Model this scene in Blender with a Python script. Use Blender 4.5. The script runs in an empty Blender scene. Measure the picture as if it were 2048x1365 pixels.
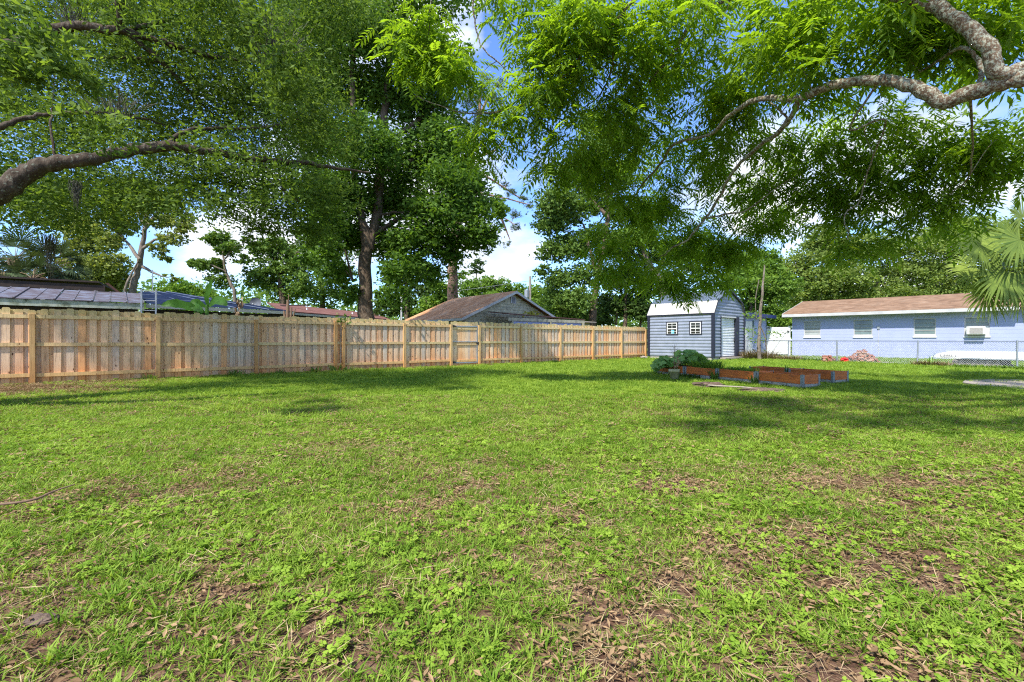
import bpy, math, random
import numpy as np
from mathutils import Vector, Matrix

# ------------------------------------------------------------------ camera, world, sun
S = bpy.context.scene
R = math.radians
F, CX, HY, CH = 939.0, 1024.0, 680.0, 1.075      # lens in photo pixels, centre column, horizon row, lens height
cam_d = bpy.data.cameras.new("camera"); cam = bpy.data.objects.new("camera", cam_d)
S.collection.objects.link(cam); S.camera = cam
cam_d.sensor_width = 36; cam_d.lens = 36 * F / 2048
cam_d.shift_y = -(682.5 - HY) / 2048
cam_d.clip_start = .05; cam_d.clip_end = 2000
cam.location = (0, 0, CH); cam.rotation_euler = (R(90), 0, 0)

SUN_AZ = (-.52, -.85); SUN_EL = R(51)
world = bpy.data.worlds.new("World"); S.world = world; world.use_nodes = True
wn = world.node_tree; wn.nodes.clear()
def nn(nt, t, **kw):
    n = nt.nodes.new(t)
    for k, v in kw.items():
        if k == 'inp':
            for a, b in v.items(): n.inputs[a].default_value = b
        else: setattr(n, k, v)
    return n
sky = nn(wn, 'ShaderNodeTexSky', sky_type='NISHITA', sun_disc=False)
sky.sun_elevation = SUN_EL; sky.sun_rotation = math.atan2(SUN_AZ[0], SUN_AZ[1])
sky.air_density = 1.0; sky.dust_density = .25; sky.ozone_density = 2.0
bg = nn(wn, 'ShaderNodeBackground', inp={'Strength': .15}); wo = nn(wn, 'ShaderNodeOutputWorld')
tc = nn(wn, 'ShaderNodeTexCoord'); mp = nn(wn, 'ShaderNodeMapping'); mp.inputs['Scale'].default_value = (1, 1, 1.9)
mp.inputs['Location'].default_value = (3.4, .2, .9)
nz = nn(wn, 'ShaderNodeTexNoise', inp={'Scale': 2.6, 'Detail': 9, 'Roughness': .52})
rp = nn(wn, 'ShaderNodeValToRGB'); rp.color_ramp.elements[0].position = .50; rp.color_ramp.elements[1].position = .60
nz2 = nn(wn, 'ShaderNodeTexNoise', inp={'Scale': 5, 'Detail': 6}); rp2 = nn(wn, 'ShaderNodeValToRGB')
rp2.color_ramp.elements[0].color = (2.3, 2.55, 2.95, 1); rp2.color_ramp.elements[1].color = (3.9, 4.0, 4.15, 1)
rp2.color_ramp.elements[0].position = .35; rp2.color_ramp.elements[1].position = .6
mx = nn(wn, 'ShaderNodeMixRGB')
L = wn.links.new
L(tc.outputs['Generated'], mp.inputs[0]); L(mp.outputs[0], nz.inputs[0]); L(mp.outputs[0], nz2.inputs[0])
L(nz.outputs[0], rp.inputs[0]); L(nz2.outputs[0], rp2.inputs[0])
tn = nn(wn, 'ShaderNodeMixRGB', blend_type='MULTIPLY', inp={0: 1, 2: (.52, .64, .86, 1)}); L(sky.outputs[0], tn.inputs[1])
L(rp.outputs[0], mx.inputs[0]); L(tn.outputs[0], mx.inputs[1]); L(rp2.outputs[0], mx.inputs[2])
L(mx.outputs[0], bg.inputs[0]); L(bg.outputs[0], wo.inputs[0])
sd = bpy.data.lights.new("sun", 'SUN'); sd.energy = 3.1; sd.angle = R(1.5); sd.color = (1, .955, .88)
sun = bpy.data.objects.new("sun", sd); S.collection.objects.link(sun)
sv = Vector((SUN_AZ[0] * math.cos(SUN_EL), SUN_AZ[1] * math.cos(SUN_EL), math.sin(SUN_EL)))
sun.rotation_euler = sv.to_track_quat('Z', 'Y').to_euler(); sun.location = (-20, -20, 30)
S.view_settings.view_transform = 'Standard'; S.view_settings.look = 'None'
S.view_settings.exposure = 1.42; S.view_settings.gamma = 1; S.view_settings.use_curve_mapping = False
S.cycles.max_bounces = 7; S.cycles.diffuse_bounces = 4; S.cycles.transmission_bounces = 5; S.cycles.glossy_bounces = 2
S.cycles.transparent_max_bounces = 6
S.cycles.use_denoising = False; S.cycles.filter_width = 1.15; S.cycles.sample_clamp_indirect = 3

rng = np.random.default_rng(7); random.seed(7)
def W(px, py, Y): return np.array([(px - CX) / F * Y, Y, CH + (HY - py) / F * Y])   # a measured point of the place
def G(px, py): Y = F * CH / (py - HY); return np.array([(px - CX) / F * Y, Y, 0.])

# ------------------------------------------------------------------ object helpers
def link(o): S.collection.objects.link(o); return o
def tag(o, label=None, cat=None, group=None, kind=None):
    for k, v in (('label', label), ('category', cat), ('group', group), ('kind', kind)):
        if v: o[k] = v
    return o
def thing(name, label, cat, loc=(0, 0, 0), rotz=0, group=None, kind=None):
    o = link(bpy.data.objects.new(name, None)); o.location = loc; o.rotation_euler = (0, 0, rotz); o.empty_display_size = .1
    return tag(o, label, cat, group, kind)
def np_mesh(name, V, Fc, mat, tint=None, smooth=False):
    V = np.asarray(V, dtype=np.float32); Fc = np.asarray(Fc, dtype=np.int32)
    m = bpy.data.meshes.new(name); n, k = Fc.shape
    m.vertices.add(len(V)); m.vertices.foreach_set('co', V.ravel())
    m.loops.add(n * k); m.loops.foreach_set('vertex_index', Fc.ravel())
    m.polygons.add(n); m.polygons.foreach_set('loop_start', np.arange(0, n * k, k, dtype=np.int32))
    m.polygons.foreach_set('loop_total', np.full(n, k, dtype=np.int32))
    if smooth: m.polygons.foreach_set('use_smooth', np.ones(n, dtype=bool))
    if tint is not None:
        a = m.attributes.new('tint', 'FLOAT', 'FACE'); a.data.foreach_set('value', np.asarray(tint, dtype=np.float32))
    m.update(calc_edges=True)
    for x in (mat if isinstance(mat, (list, tuple)) else [mat]): m.materials.append(x)
    return m
def obj(name, mesh, parent=None, loc=None, rot=None):
    o = link(bpy.data.objects.new(name, mesh))
    if parent: o.parent = parent
    if loc is not None: o.location = loc
    if rot is not None: o.rotation_euler = rot
    return o
class MB:
    def __init__(s): s.v = []; s.f = []; s.sm = []
    def quadgrid(s): pass
    def add(s, vs, fs, sm=False):
        b = len(s.v); s.v += [tuple(map(float, p)) for p in vs]; s.f += [tuple(b + i for i in f) for f in fs]; s.sm += [sm] * len(fs)
        return s
    def box(s, c, d, rot=None):
        hx, hy, hz = d[0] / 2, d[1] / 2, d[2] / 2
        vs = [Vector((x * hx, y * hy, z * hz)) for x in (-1, 1) for y in (-1, 1) for z in (-1, 1)]
        if rot is not None: vs = [rot @ v for v in vs]
        c = Vector(c); vs = [v + c for v in vs]
        return s.add(vs, [(0, 1, 3, 2), (4, 6, 7, 5), (0, 4, 5, 1), (2, 3, 7, 6), (0, 2, 6, 4), (1, 5, 7, 3)])
    def bx(s, x0, x1, y0, y1, z0, z1): return s.box(((x0 + x1) / 2, (y0 + y1) / 2, (z0 + z1) / 2), (abs(x1 - x0), abs(y1 - y0), abs(z1 - z0)))
    def poly(s, pts): return s.add(pts, [tuple(range(len(pts)))])
    def slab(s, pts, t):                       # polygon extruded by vector t
        n = len(pts); t = np.array(t, float); a = [np.array(p, float) for p in pts]; b = [p + t for p in a]
        fs = [tuple(range(n))[::-1], tuple(range(n, 2 * n))] + [(i, (i + 1) % n, n + (i + 1) % n, n + i) for i in range(n)]
        return s.add(a + b, fs)
    def tube(s, pts, rad, n=8, cap=True, sm=True):
        pts = [np.array(p, float) for p in pts]; k = len(pts)
        rad = [rad] * k if np.isscalar(rad) else rad
        vs = []; up = None
        for i in range(k):
            t = pts[min(i + 1, k - 1)] - pts[max(i - 1, 0)]; t /= (np.linalg.norm(t) + 1e-9)
            if up is None: up = np.array([0, 0, 1.]) if abs(t[2]) < .9 else np.array([1., 0, 0])
            a = np.cross(t, up); a /= np.linalg.norm(a) + 1e-9; b = np.cross(a, t); up = b
            for j in range(n):
                w = 2 * math.pi * j / n; vs.append(pts[i] + rad[i] * (math.cos(w) * a + math.sin(w) * b))
        fs = [(i * n + j, i * n + (j + 1) % n, (i + 1) * n + (j + 1) % n, (i + 1) * n + j) for i in range(k - 1) for j in range(n)]
        s.add(vs, fs, sm)
        if cap: s.add(vs[:n], [tuple(range(n))[::-1]]); s.add(vs[-n:], [tuple(range(n))])
        return s
    def lathe(s, prof, n=20, c=(0, 0, 0)):
        vs = [(c[0] + r * math.cos(2 * math.pi * j / n), c[1] + r * math.sin(2 * math.pi * j / n), c[2] + z) for r, z in prof for j in range(n)]
        fs = [(i * n + j, i * n + (j + 1) % n, (i + 1) * n + (j + 1) % n, (i + 1) * n + j) for i in range(len(prof) - 1) for j in range(n)]
        return s.add(vs, fs, True)
    def mesh(s, name, mat):
        m = bpy.data.meshes.new(name); m.from_pydata(s.v, [], s.f); m.materials.append(mat)
        m.polygons.foreach_set('use_smooth', s.sm); m.update(); return m
    def build(s, name, mat, parent=None, bevel=0, loc=None):
        m = s.mesh(name, mat)
        if bevel:
            import bmesh
            b = bmesh.new(); b.from_mesh(m); bmesh.ops.bevel(b, geom=b.edges[:], offset=bevel, segments=1, affect='EDGES'); b.to_mesh(m); b.free()
        return obj(name, m, parent, loc)

# ------------------------------------------------------------------ materials
def new_mat(name):
    m = bpy.data.materials.new(name); m.use_nodes = True; nt = m.node_tree; nt.nodes.clear()
    out = nn(nt, 'ShaderNodeOutputMaterial'); return m, nt, out
def ramp(nt, src, stops):
    r = nn(nt, 'ShaderNodeValToRGB'); e = r.color_ramp.elements
    while len(e) < len(stops): e.new(.5)
    for i, (p, c) in enumerate(stops): e[i].position = p; e[i].color = (*c, 1) if len(c) == 3 else c
    nt.links.new(src, r.inputs[0]); return r
def simple(name, c1, c2=None, scale=8, rough=.6, bump=.0, metal=0, detail=6, stretch=(1, 1, 1), spec=.4, bscale=None, coord='Object', c3=None):
    m, nt, out = new_mat(name); l = nt.links.new
    p = nn(nt, 'ShaderNodeBsdfPrincipled', inp={'Roughness': rough, 'Metallic': metal, 'Specular IOR Level': spec})
    tc = nn(nt, 'ShaderNodeTexCoord'); mp = nn(nt, 'ShaderNodeMapping'); mp.inputs['Scale'].default_value = stretch
    l(tc.outputs[coord], mp.inputs[0])
    nz = nn(nt, 'ShaderNodeTexNoise', inp={'Scale': scale, 'Detail': detail, 'Roughness': .6}); l(mp.outputs[0], nz.inputs[0])
    c2 = c2 or tuple(x * .75 for x in c1)
    st = [(.35, c2), (.65, c1)] if c3 is None else [(.32, c3), (.46, c2), (.66, c1)]
    r = ramp(nt, nz.outputs[0], st); l(r.outputs[0], p.inputs['Base Color'])
    if bump:
        n2 = nn(nt, 'ShaderNodeTexNoise', inp={'Scale': bscale or scale * 3, 'Detail': 5}); l(mp.outputs[0], n2.inputs[0])
        b = nn(nt, 'ShaderNodeBump', inp={'Strength': bump, 'Distance': .02}); l(n2.outputs[0], b.inputs['Height']); l(b.outputs[0], p.inputs['Normal'])
    l(p.outputs[0], out.inputs[0]); return m
def leaf_mat(name, dark, light, trans=.38, rough=.5, tcol=None, attr=True, patch=0):
    m, nt, out = new_mat(name); l = nt.links.new
    if attr: a = nn(nt, 'ShaderNodeAttribute', attribute_name='tint'); src = a.outputs['Fac']
    else: a = nn(nt, 'ShaderNodeObjectInfo'); src = a.outputs['Random']
    if patch:
        geo = nn(nt, 'ShaderNodeNewGeometry'); n2 = nn(nt, 'ShaderNodeTexNoise', inp={'Scale': patch, 'Detail': 3}); l(geo.outputs['Position'], n2.inputs[0])
        ma = nn(nt, 'ShaderNodeMath', operation='MULTIPLY_ADD', inp={1: 1.6, 2: -.8}); l(n2.outputs[0], ma.inputs[0])
        mb = nn(nt, 'ShaderNodeMath', operation='ADD', use_clamp=True); l(ma.outputs[0], mb.inputs[0]); l(src, mb.inputs[1]); src = mb.outputs[0]
    mid = tuple((x + y) / 2 for x, y in zip(dark, light))
    r = ramp(nt, src, [(0, dark), (.5, mid), (1, light)])
    p = nn(nt, 'ShaderNodeBsdfPrincipled', inp={'Roughness': rough + .1, 'Specular IOR Level': .16}); l(r.outputs[0], p.inputs['Base Color'])
    t = nn(nt, 'ShaderNodeBsdfTranslucent')
    mm = nn(nt, 'ShaderNodeMixRGB', blend_type='MULTIPLY', inp={0: 1, 2: (*(tcol or (1.5, 1.45, .6)), 1)}); l(r.outputs[0], mm.inputs[1]); l(mm.outputs[0], t.inputs[0])
    mx = nn(nt, 'ShaderNodeMixShader', inp={0: trans}); l(p.outputs[0], mx.inputs[1]); l(t.outputs[0], mx.inputs[2]); l(mx.outputs[0], out.inputs[0])
    return m
def bark_mat(name, c1, c2, c3, scale=5, lichen=None, amt=.55):
    m, nt, out = new_mat(name); l = nt.links.new
    tc = nn(nt, 'ShaderNodeTexCoord'); p = nn(nt, 'ShaderNodeBsdfPrincipled', inp={'Roughness': .9, 'Specular IOR Level': .15})
    mp = nn(nt, 'ShaderNodeMapping'); mp.inputs['Scale'].default_value = (1, 1, .45); l(tc.outputs['Object'], mp.inputs[0])
    n1 = nn(nt, 'ShaderNodeTexNoise', inp={'Scale': scale * 2.2, 'Detail': 8, 'Roughness': .65}); l(mp.outputs[0], n1.inputs[0])
    r = ramp(nt, n1.outputs[0], [(.3, c1), (.5, c2), (.72, c3)]); col = r.outputs[0]
    if lichen:
        n2 = nn(nt, 'ShaderNodeTexNoise', inp={'Scale': scale * 4.5, 'Detail': 7, 'Roughness': .7}); l(tc.outputs['Object'], n2.inputs[0])
        r2 = ramp(nt, n2.outputs[0], [(amt - .03, (0, 0, 0)), (amt + .03, (1, 1, 1))])
        mx = nn(nt, 'ShaderNodeMixRGB', inp={2: (*lichen, 1)}); l(r2.outputs[0], mx.inputs[0]); l(col, mx.inputs[1]); col = mx.outputs[0]
    l(col, p.inputs['Base Color'])
    v = nn(nt, 'ShaderNodeTexVoronoi', inp={'Scale': scale * 5}); l(mp.outputs[0], v.inputs[0])
    b = nn(nt, 'ShaderNodeBump', inp={'Strength': .9, 'Distance': .03}); l(n1.outputs[0], b.inputs['Height'])
    b2 = nn(nt, 'ShaderNodeBump', inp={'Strength': .5, 'Distance': .02}); l(v.outputs[0], b2.inputs['Height']); l(b.outputs[0], b2.inputs['Normal'])
    l(b2.outputs[0], p.inputs['Normal']); l(p.outputs[0], out.inputs[0]); return m
def wood_mat(name, cols, zmoss=1.55, zrust=.35, bright=1.0):
    m, nt, out = new_mat(name); l = nt.links.new
    tc = nn(nt, 'ShaderNodeTexCoord'); oi = nn(nt, 'ShaderNodeObjectInfo')
    off = nn(nt, 'ShaderNodeVectorMath', operation='SCALE', inp={3: 37.}); cb = nn(nt, 'ShaderNodeCombineXYZ')
    for i in range(3): l(oi.outputs['Random'], cb.inputs[i])
    l(cb.outputs[0], off.inputs[0]); ad = nn(nt, 'ShaderNodeVectorMath', operation='ADD'); l(tc.outputs['Object'], ad.inputs[0]); l(off.outputs[0], ad.inputs[1])
    mp = nn(nt, 'ShaderNodeMapping'); mp.inputs['Scale'].default_value = (14, 14, 1.1); l(ad.outputs[0], mp.inputs[0])
    g = nn(nt, 'ShaderNodeTexNoise', inp={'Scale': 2.2, 'Detail': 7, 'Roughness': .6, 'Distortion': .6}); l(mp.outputs[0], g.inputs[0])
    base = ramp(nt, oi.outputs['Random'], [(i / (len(cols) - 1), c) for i, c in enumerate(cols)]); base.color_ramp.interpolation = 'LINEAR'
    gr = ramp(nt, g.outputs[0], [(.3, (.56, .50, .44)), (.45, (1, .98, .95)), (.7, (1.2, 1.17, 1.1))])
    mu = nn(nt, 'ShaderNodeMixRGB', blend_type='MULTIPLY', inp={0: 1}); l(base.outputs[0], mu.inputs[1]); l(gr.outputs[0], mu.inputs[2])
    # knots
    mk = nn(nt, 'ShaderNodeMapping'); mk.inputs['Scale'].default_value = (7, 7, 3.2); l(ad.outputs[0], mk.inputs[0])
    vo = nn(nt, 'ShaderNodeTexVoronoi', inp={'Scale': 1.0}); l(mk.outputs[0], vo.inputs[0])
    kr = ramp(nt, vo.outputs['Distance'], [(.07, (1, 1, 1)), (.13, (0, 0, 0))])
    mx = nn(nt, 'ShaderNodeMixRGB', inp={2: (.10, .04, .02, 1)}); l(kr.outputs[0], mx.inputs[0]); l(mu.outputs[0], mx.inputs[1])
    # green weathering at the top, rusty stain near the ground
    geo = nn(nt, 'ShaderNodeNewGeometry'); sp = nn(nt, 'ShaderNodeSeparateXYZ'); l(geo.outputs['Position'], sp.inputs[0])
    n2 = nn(nt, 'ShaderNodeTexNoise', inp={'Scale': 3, 'Detail': 5}); l(geo.outputs['Position'], n2.inputs[0])
    za = nn(nt, 'ShaderNodeMath', operation='MULTIPLY_ADD', inp={1: .5, 2: -.25}); l(n2.outputs[0], za.inputs[0])
    zz = nn(nt, 'ShaderNodeMath', operation='ADD'); l(za.outputs[0], zz.inputs[0]); l(sp.outputs[2], zz.inputs[1])
    m1 = nn(nt, 'ShaderNodeMapRange', inp={1: zmoss, 2: zmoss + .25, 3: 0, 4: .7}); l(zz.outputs[0], m1.inputs[0])
    x1 = nn(nt, 'ShaderNodeMixRGB', inp={2: (.48 * bright, .41 * bright, .16 * bright, 1)}); l(m1.outputs[0], x1.inputs[0]); l(mx.outputs[0], x1.inputs[1])
    m2 = nn(nt, 'ShaderNodeMapRange', inp={1: zrust + .3, 2: zrust - .3, 3: 0, 4: .6}); l(zz.outputs[0], m2.inputs[0])
    x2 = nn(nt, 'ShaderNodeMixRGB', blend_type='MULTIPLY', inp={2: (.95, .58, .28, 1)}); l(m2.outputs[0], x2.inputs[0]); l(x1.outputs[0], x2.inputs[1])
    p = nn(nt, 'ShaderNodeBsdfPrincipled', inp={'Roughness': .8, 'Specular IOR Level': .2}); l(x2.outputs[0], p.inputs['Base Color'])
    b = nn(nt, 'ShaderNodeBump', inp={'Strength': .35, 'Distance': .01}); l(g.outputs[0], b.inputs['Height']); l(b.outputs[0], p.inputs['Normal'])
    l(p.outputs[0], out.inputs[0]); return m
def shingle_mat(name, c1, c2, c3):
    m, nt, out = new_mat(name); l = nt.links.new
    tc = nn(nt, 'ShaderNodeTexCoord'); p = nn(nt, 'ShaderNodeBsdfPrincipled', inp={'Roughness': .95, 'Specular IOR Level': .1})
    n1 = nn(nt, 'ShaderNodeTexNoise', inp={'Scale': 1.3, 'Detail': 8, 'Roughness': .7}); l(tc.outputs['Object'], n1.inputs[0])
    mp = nn(nt, 'ShaderNodeMapping'); mp.inputs['Scale'].default_value = (3.3, 7, 26); l(tc.outputs['Object'], mp.inputs[0])
    v = nn(nt, 'ShaderNodeTexVoronoi', inp={'Scale': 1}); l(mp.outputs[0], v.inputs[0])
    r1 = ramp(nt, n1.outputs[0], [(.3, c1), (.5, c2), (.7, c3)])
    r2 = ramp(nt, v.outputs['Color'], [(.1, (.7, .7, .7)), (.9, (1.2, 1.2, 1.2))])
    mu = nn(nt, 'ShaderNodeMixRGB', blend_type='MULTIPLY', inp={0: 1}); l(r1.outputs[0], mu.inputs[1]); l(r2.outputs[0], mu.inputs[2])
    l(mu.outputs[0], p.inputs['Base Color']); l(p.outputs[0], out.inputs[0]); return m

M = {}
COLS = [(.70, .37, .17), (.72, .50, .32), (.60, .50, .41), (.76, .49, .29), (.54, .46, .39), (.70, .42, .23), (.78, .58, .40), (.58, .45, .36), (.74, .39, .18)]
M['picket'] = wood_mat('weathered_pine_boards', COLS)
M['rail'] = wood_mat('pine_rails', [(.62, .48, .25), (.66, .50, .28), (.60, .42, .22)], zmoss=1.75)
M['post'] = wood_mat('pine_posts', [(.50, .29, .12), (.46, .30, .14), (.52, .36, .18)], zmoss=2.2)
M['galv'] = simple('galvanised_steel', (.42, .45, .49), (.33, .36, .40), 12, .45, metal=.6)
M['zinc'] = simple('dull_zinc', (.26, .28, .29), (.18, .20, .20), 14, .6, metal=.3)
M['black'] = simple('black_metal', (.02, .02, .022), None, 5, .5)
M['navy'] = simple('dark_navy_trim', (.018, .022, .04), None, 5, .5)
M['siding'] = simple('blue_grey_metal_siding', (.25, .28, .35), (.20, .23, .29), 2.5, .42, spec=.5)
M['white'] = simple('white_paint', (.66, .66, .64), (.56, .56, .55), 4, .5)
M['roofwhite'] = simple('white_ribbed_metal', (.54, .52, .47), (.44, .42, .38), 3, .4)
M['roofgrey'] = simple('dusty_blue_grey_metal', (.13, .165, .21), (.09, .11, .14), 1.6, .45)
M['door'] = simple('off_white_roll_door', (.80, .81, .80), (.62, .64, .66), 2, .45)
M['glass'] = simple('dark_window_glass', (.035, .04, .035), (.02, .022, .02), 3, .08, spec=.8)
M['glass_green'] = simple('jalousie_glass', (.16, .22, .21), (.10, .14, .135), 2, .12, spec=.7)
M['glass_pale'] = simple('pale_window_blinds', (.34, .37, .35), (.26, .28, .27), 2, .3, spec=.5)
M['cyan'] = simple('light_blue_plastic', (.12, .48, .62), None, 5, .4)
M['wallblue'] = simple('pale_blue_painted_block', (.34, .38, .58), (.31, .35, .54), 1.5, .8, bump=.15, bscale=18)
M['fascia'] = simple('weathered_white_fascia', (.50, .50, .48), (.38, .38, .38), 2, .6)
M['navyfascia'] = simple('navy_fascia', (.03, .05, .17), None, 3, .5)
M['shingle'] = shingle_mat('brown_pink_shingles', (.17, .10, .06), (.23, .143, .09), (.28, .19, .128))
M['shingle2'] = shingle_mat('rust_brown_shingles', (.40, .18, .08), (.56, .29, .14), (.62, .39, .23))
M['shingle3'] = shingle_mat('red_brown_shingles', (.13, .06, .048), (.18, .085, .068), (.23, .12, .10))
M['cream'] = simple('peeling_cream_paint', (.50, .46, .32), (.36, .34, .24), 6, .8, bump=.2, c3=(.20, .19, .14))
M['moss'] = simple('yellow_moss', (.42, .38, .03), (.30, .30, .06), 12, .95)
M['rusty'] = simple('rusty_brown_edge', (.12, .055, .04), (.07, .03, .025), 9, .8)
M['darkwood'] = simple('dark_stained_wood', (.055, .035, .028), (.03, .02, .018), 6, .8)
M['tinroof'] = simple('stained_tin_roof', (.15, .16, .20), (.10, .075, .07), 3, .5, c3=(.05, .028, .02), detail=9, spec=.5)
M['fasciagreen'] = simple('mouldy_white_board', (.50, .52, .46), (.34, .37, .28), 5, .7, c3=(.06, .07, .03), detail=8)
M['tarp'] = simple('blue_screen_mesh', (.010, .020, .055), (.005, .010, .026), 3, .85, bump=.2, spec=.08)
M['tarp_edge'] = simple('pale_seam', (.11, .14, .20), None, 3, .5)
M['orange'] = simple('orange_brown_stained_timber', (.60, .17, .03), (.46, .115, .022), 3, .55, bump=.2, stretch=(1, 1, 6), c3=(.20, .06, .02))
M['block'] = simple('grey_concrete', (.38, .36, .33), (.28, .26, .24), 10, .9, bump=.4)
M['soil'] = simple('bed_soil', (.16, .11, .08), (.09, .06, .045), 12, .95, bump=.6)
M['brick'] = simple('reclaimed_red_brick', (.42, .17, .10), (.30, .12, .08), 9, .9, bump=.4, c3=(.16, .07, .05), coord='Generated')
M['brick_b'] = simple('mortar_dusted_brick', (.52, .33, .24), (.38, .19, .13), 7, .9, bump=.4, coord='Generated')
M['logend'] = simple('cut_log_ends', (.34, .29, .24), (.25, .21, .17), 9, .9)
M['boat'] = simple('white_fibreglass', (.80, .80, .76), (.72, .71, .66), 3, .35)
M['pot'] = simple('dirty_cream_pot', (.52, .48, .28), (.40, .37, .20), 6, .6, c3=(.24, .23, .10))
M['red'] = simple('red_plastic', (.65, .03, .03), (.45, .02, .02), 8, .45)
M['ac_grille'] = simple('tan_ac_grille', (.40, .36, .32), None, 10, .6)
M['ladder'] = simple('aluminium_ladder', (.45, .46, .48), None, 10, .4, metal=.5)
M['dish'] = simple('grey_dish', (.16, .17, .19), None, 4, .5)
M['pole'] = simple('grey_wood_pole', (.34, .31, .28), (.24, .22, .20), 6, .9)
M['slab'] = simple('pale_concrete_slab', (.34, .29, .24), (.27, .23, .19), 5, .9, bump=.2)
M['twig'] = simple('dead_wood', (.22, .14, .09), (.13, .08, .05), 10, .9)
M['palebark'] = bark_mat('pale_bark', (.09, .07, .055), (.17, .14, .11), (.27, .23, .19), 4)
M['bark_oak'] = bark_mat('dark_oak_bark', (.028, .020, .014), (.065, .048, .034), (.12, .10, .075), 5, lichen=(.16, .17, .13), amt=.60)
M['bark_pecan'] = bark_mat('pecan_bark', (.05, .034, .022), (.14, .095, .062), (.24, .175, .125), 7, lichen=(.33, .34, .27), amt=.52)
M['bark_mid'] = bark_mat('brown_bark', (.05, .035, .024), (.11, .08, .055), (.20, .155, .11), 5)
M['bark_pine'] = bark_mat('pine_bark', (.10, .06, .045), (.22, .14, .10), (.34, .24, .18), 3)
M['thatch'] = simple('dead_palm', (.32, .22, .13), (.20, .13, .08), 6, .9)
M['moss_hang'] = leaf_mat('grey_hanging_moss', (.10, .10, .075), (.22, .22, .17), .2)
# foliage
M['lf_oak'] = leaf_mat('oak_leaves', (.040, .088, .014), (.18, .27, .05), .5, .5)
M['lf_laurel'] = leaf_mat('laurel_oak_leaves', (.036, .088, .012), (.15, .265, .04), .48, .5)
M['lf_pecan'] = leaf_mat('pecan_leaves', (.085, .165, .018), (.24, .375, .055), .62, .42, tcol=(1.7, 1.6, .35))
M['lf_mid'] = leaf_mat('mid_green_leaves', (.055, .115, .02), (.18, .28, .055), .35)
M['lf_bright'] = leaf_mat('bright_green_leaves', (.07, .15, .02), (.20, .32, .05), .42)
M['lf_olive'] = leaf_mat('olive_leaves', (.09, .13, .03), (.27, .31, .08), .4)
M['lf_dark'] = leaf_mat('dark_green_leaves', (.03, .065, .014), (.10, .165, .04), .35)
M['lf_pine'] = leaf_mat('pine_needles', (.04, .07, .025), (.14, .19, .07), .2)
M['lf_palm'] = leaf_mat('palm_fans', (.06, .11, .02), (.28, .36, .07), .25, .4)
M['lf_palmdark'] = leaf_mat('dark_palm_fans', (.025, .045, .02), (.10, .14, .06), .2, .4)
M['lf_dead'] = leaf_mat('dead_grass_clump', (.14, .10, .055), (.36, .28, .17), .2)
M['lf_red'] = leaf_mat('russet_leaves', (.16, .05, .03), (.34, .14, .09), .3)
M['lf_squash'] = leaf_mat('squash_leaves', (.12, .26, .05), (.34, .50, .16), .3, .5)
M['lf_banana'] = leaf_mat('banana_leaves', (.05, .14, .02), (.10, .24, .04), .35, .35)
M['lf_far'] = leaf_mat('light_green_far_leaves', (.10, .16, .03), (.28, .36, .09), .42)  # lighter leaf green of the trees behind the blue house
M['grass'] = leaf_mat('grass_blades', (.125, .235, .02), (.32, .435, .065), .40, .5, attr=False, tcol=(1.35, 1.3, .5), patch=1.3)
M['clover'] = leaf_mat('clover_leaves', (.14, .25, .018), (.30, .42, .05), .35, .5, attr=False)
M['litter'] = leaf_mat('brown_leaf_litter', (.10, .055, .026), (.34, .225, .12), .1, .7, attr=False)
M['straw'] = leaf_mat('dry_straw', (.25, .17, .09), (.50, .38, .22), .1, .7, attr=False)

# ------------------------------------------------------------------ ground
def value_noise(x, y, scale, seed):
    r = np.random.default_rng(seed); g = r.random((256, 256)); x = x / scale + 100.3; y = y / scale + 90.7
    xi = np.floor(x).astype(int); yi = np.floor(y).astype(int); fx = x - xi; fy = y - yi
    fx = fx * fx * (3 - 2 * fx); fy = fy * fy * (3 - 2 * fy)
    a = g[xi % 256, yi % 256]; b = g[(xi + 1) % 256, yi % 256]; c = g[xi % 256, (yi + 1) % 256]; d = g[(xi + 1) % 256, (yi + 1) % 256]
    return (a * (1 - fx) + b * fx) * (1 - fy) + (c * (1 - fx) + d * fx) * fy
def fbm(x, y, s, seed): return .5 * value_noise(x, y, s, seed) + .3 * value_noise(x, y, s / 2.1, seed + 1) + .2 * value_noise(x, y, s / 4.3, seed + 2)

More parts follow.
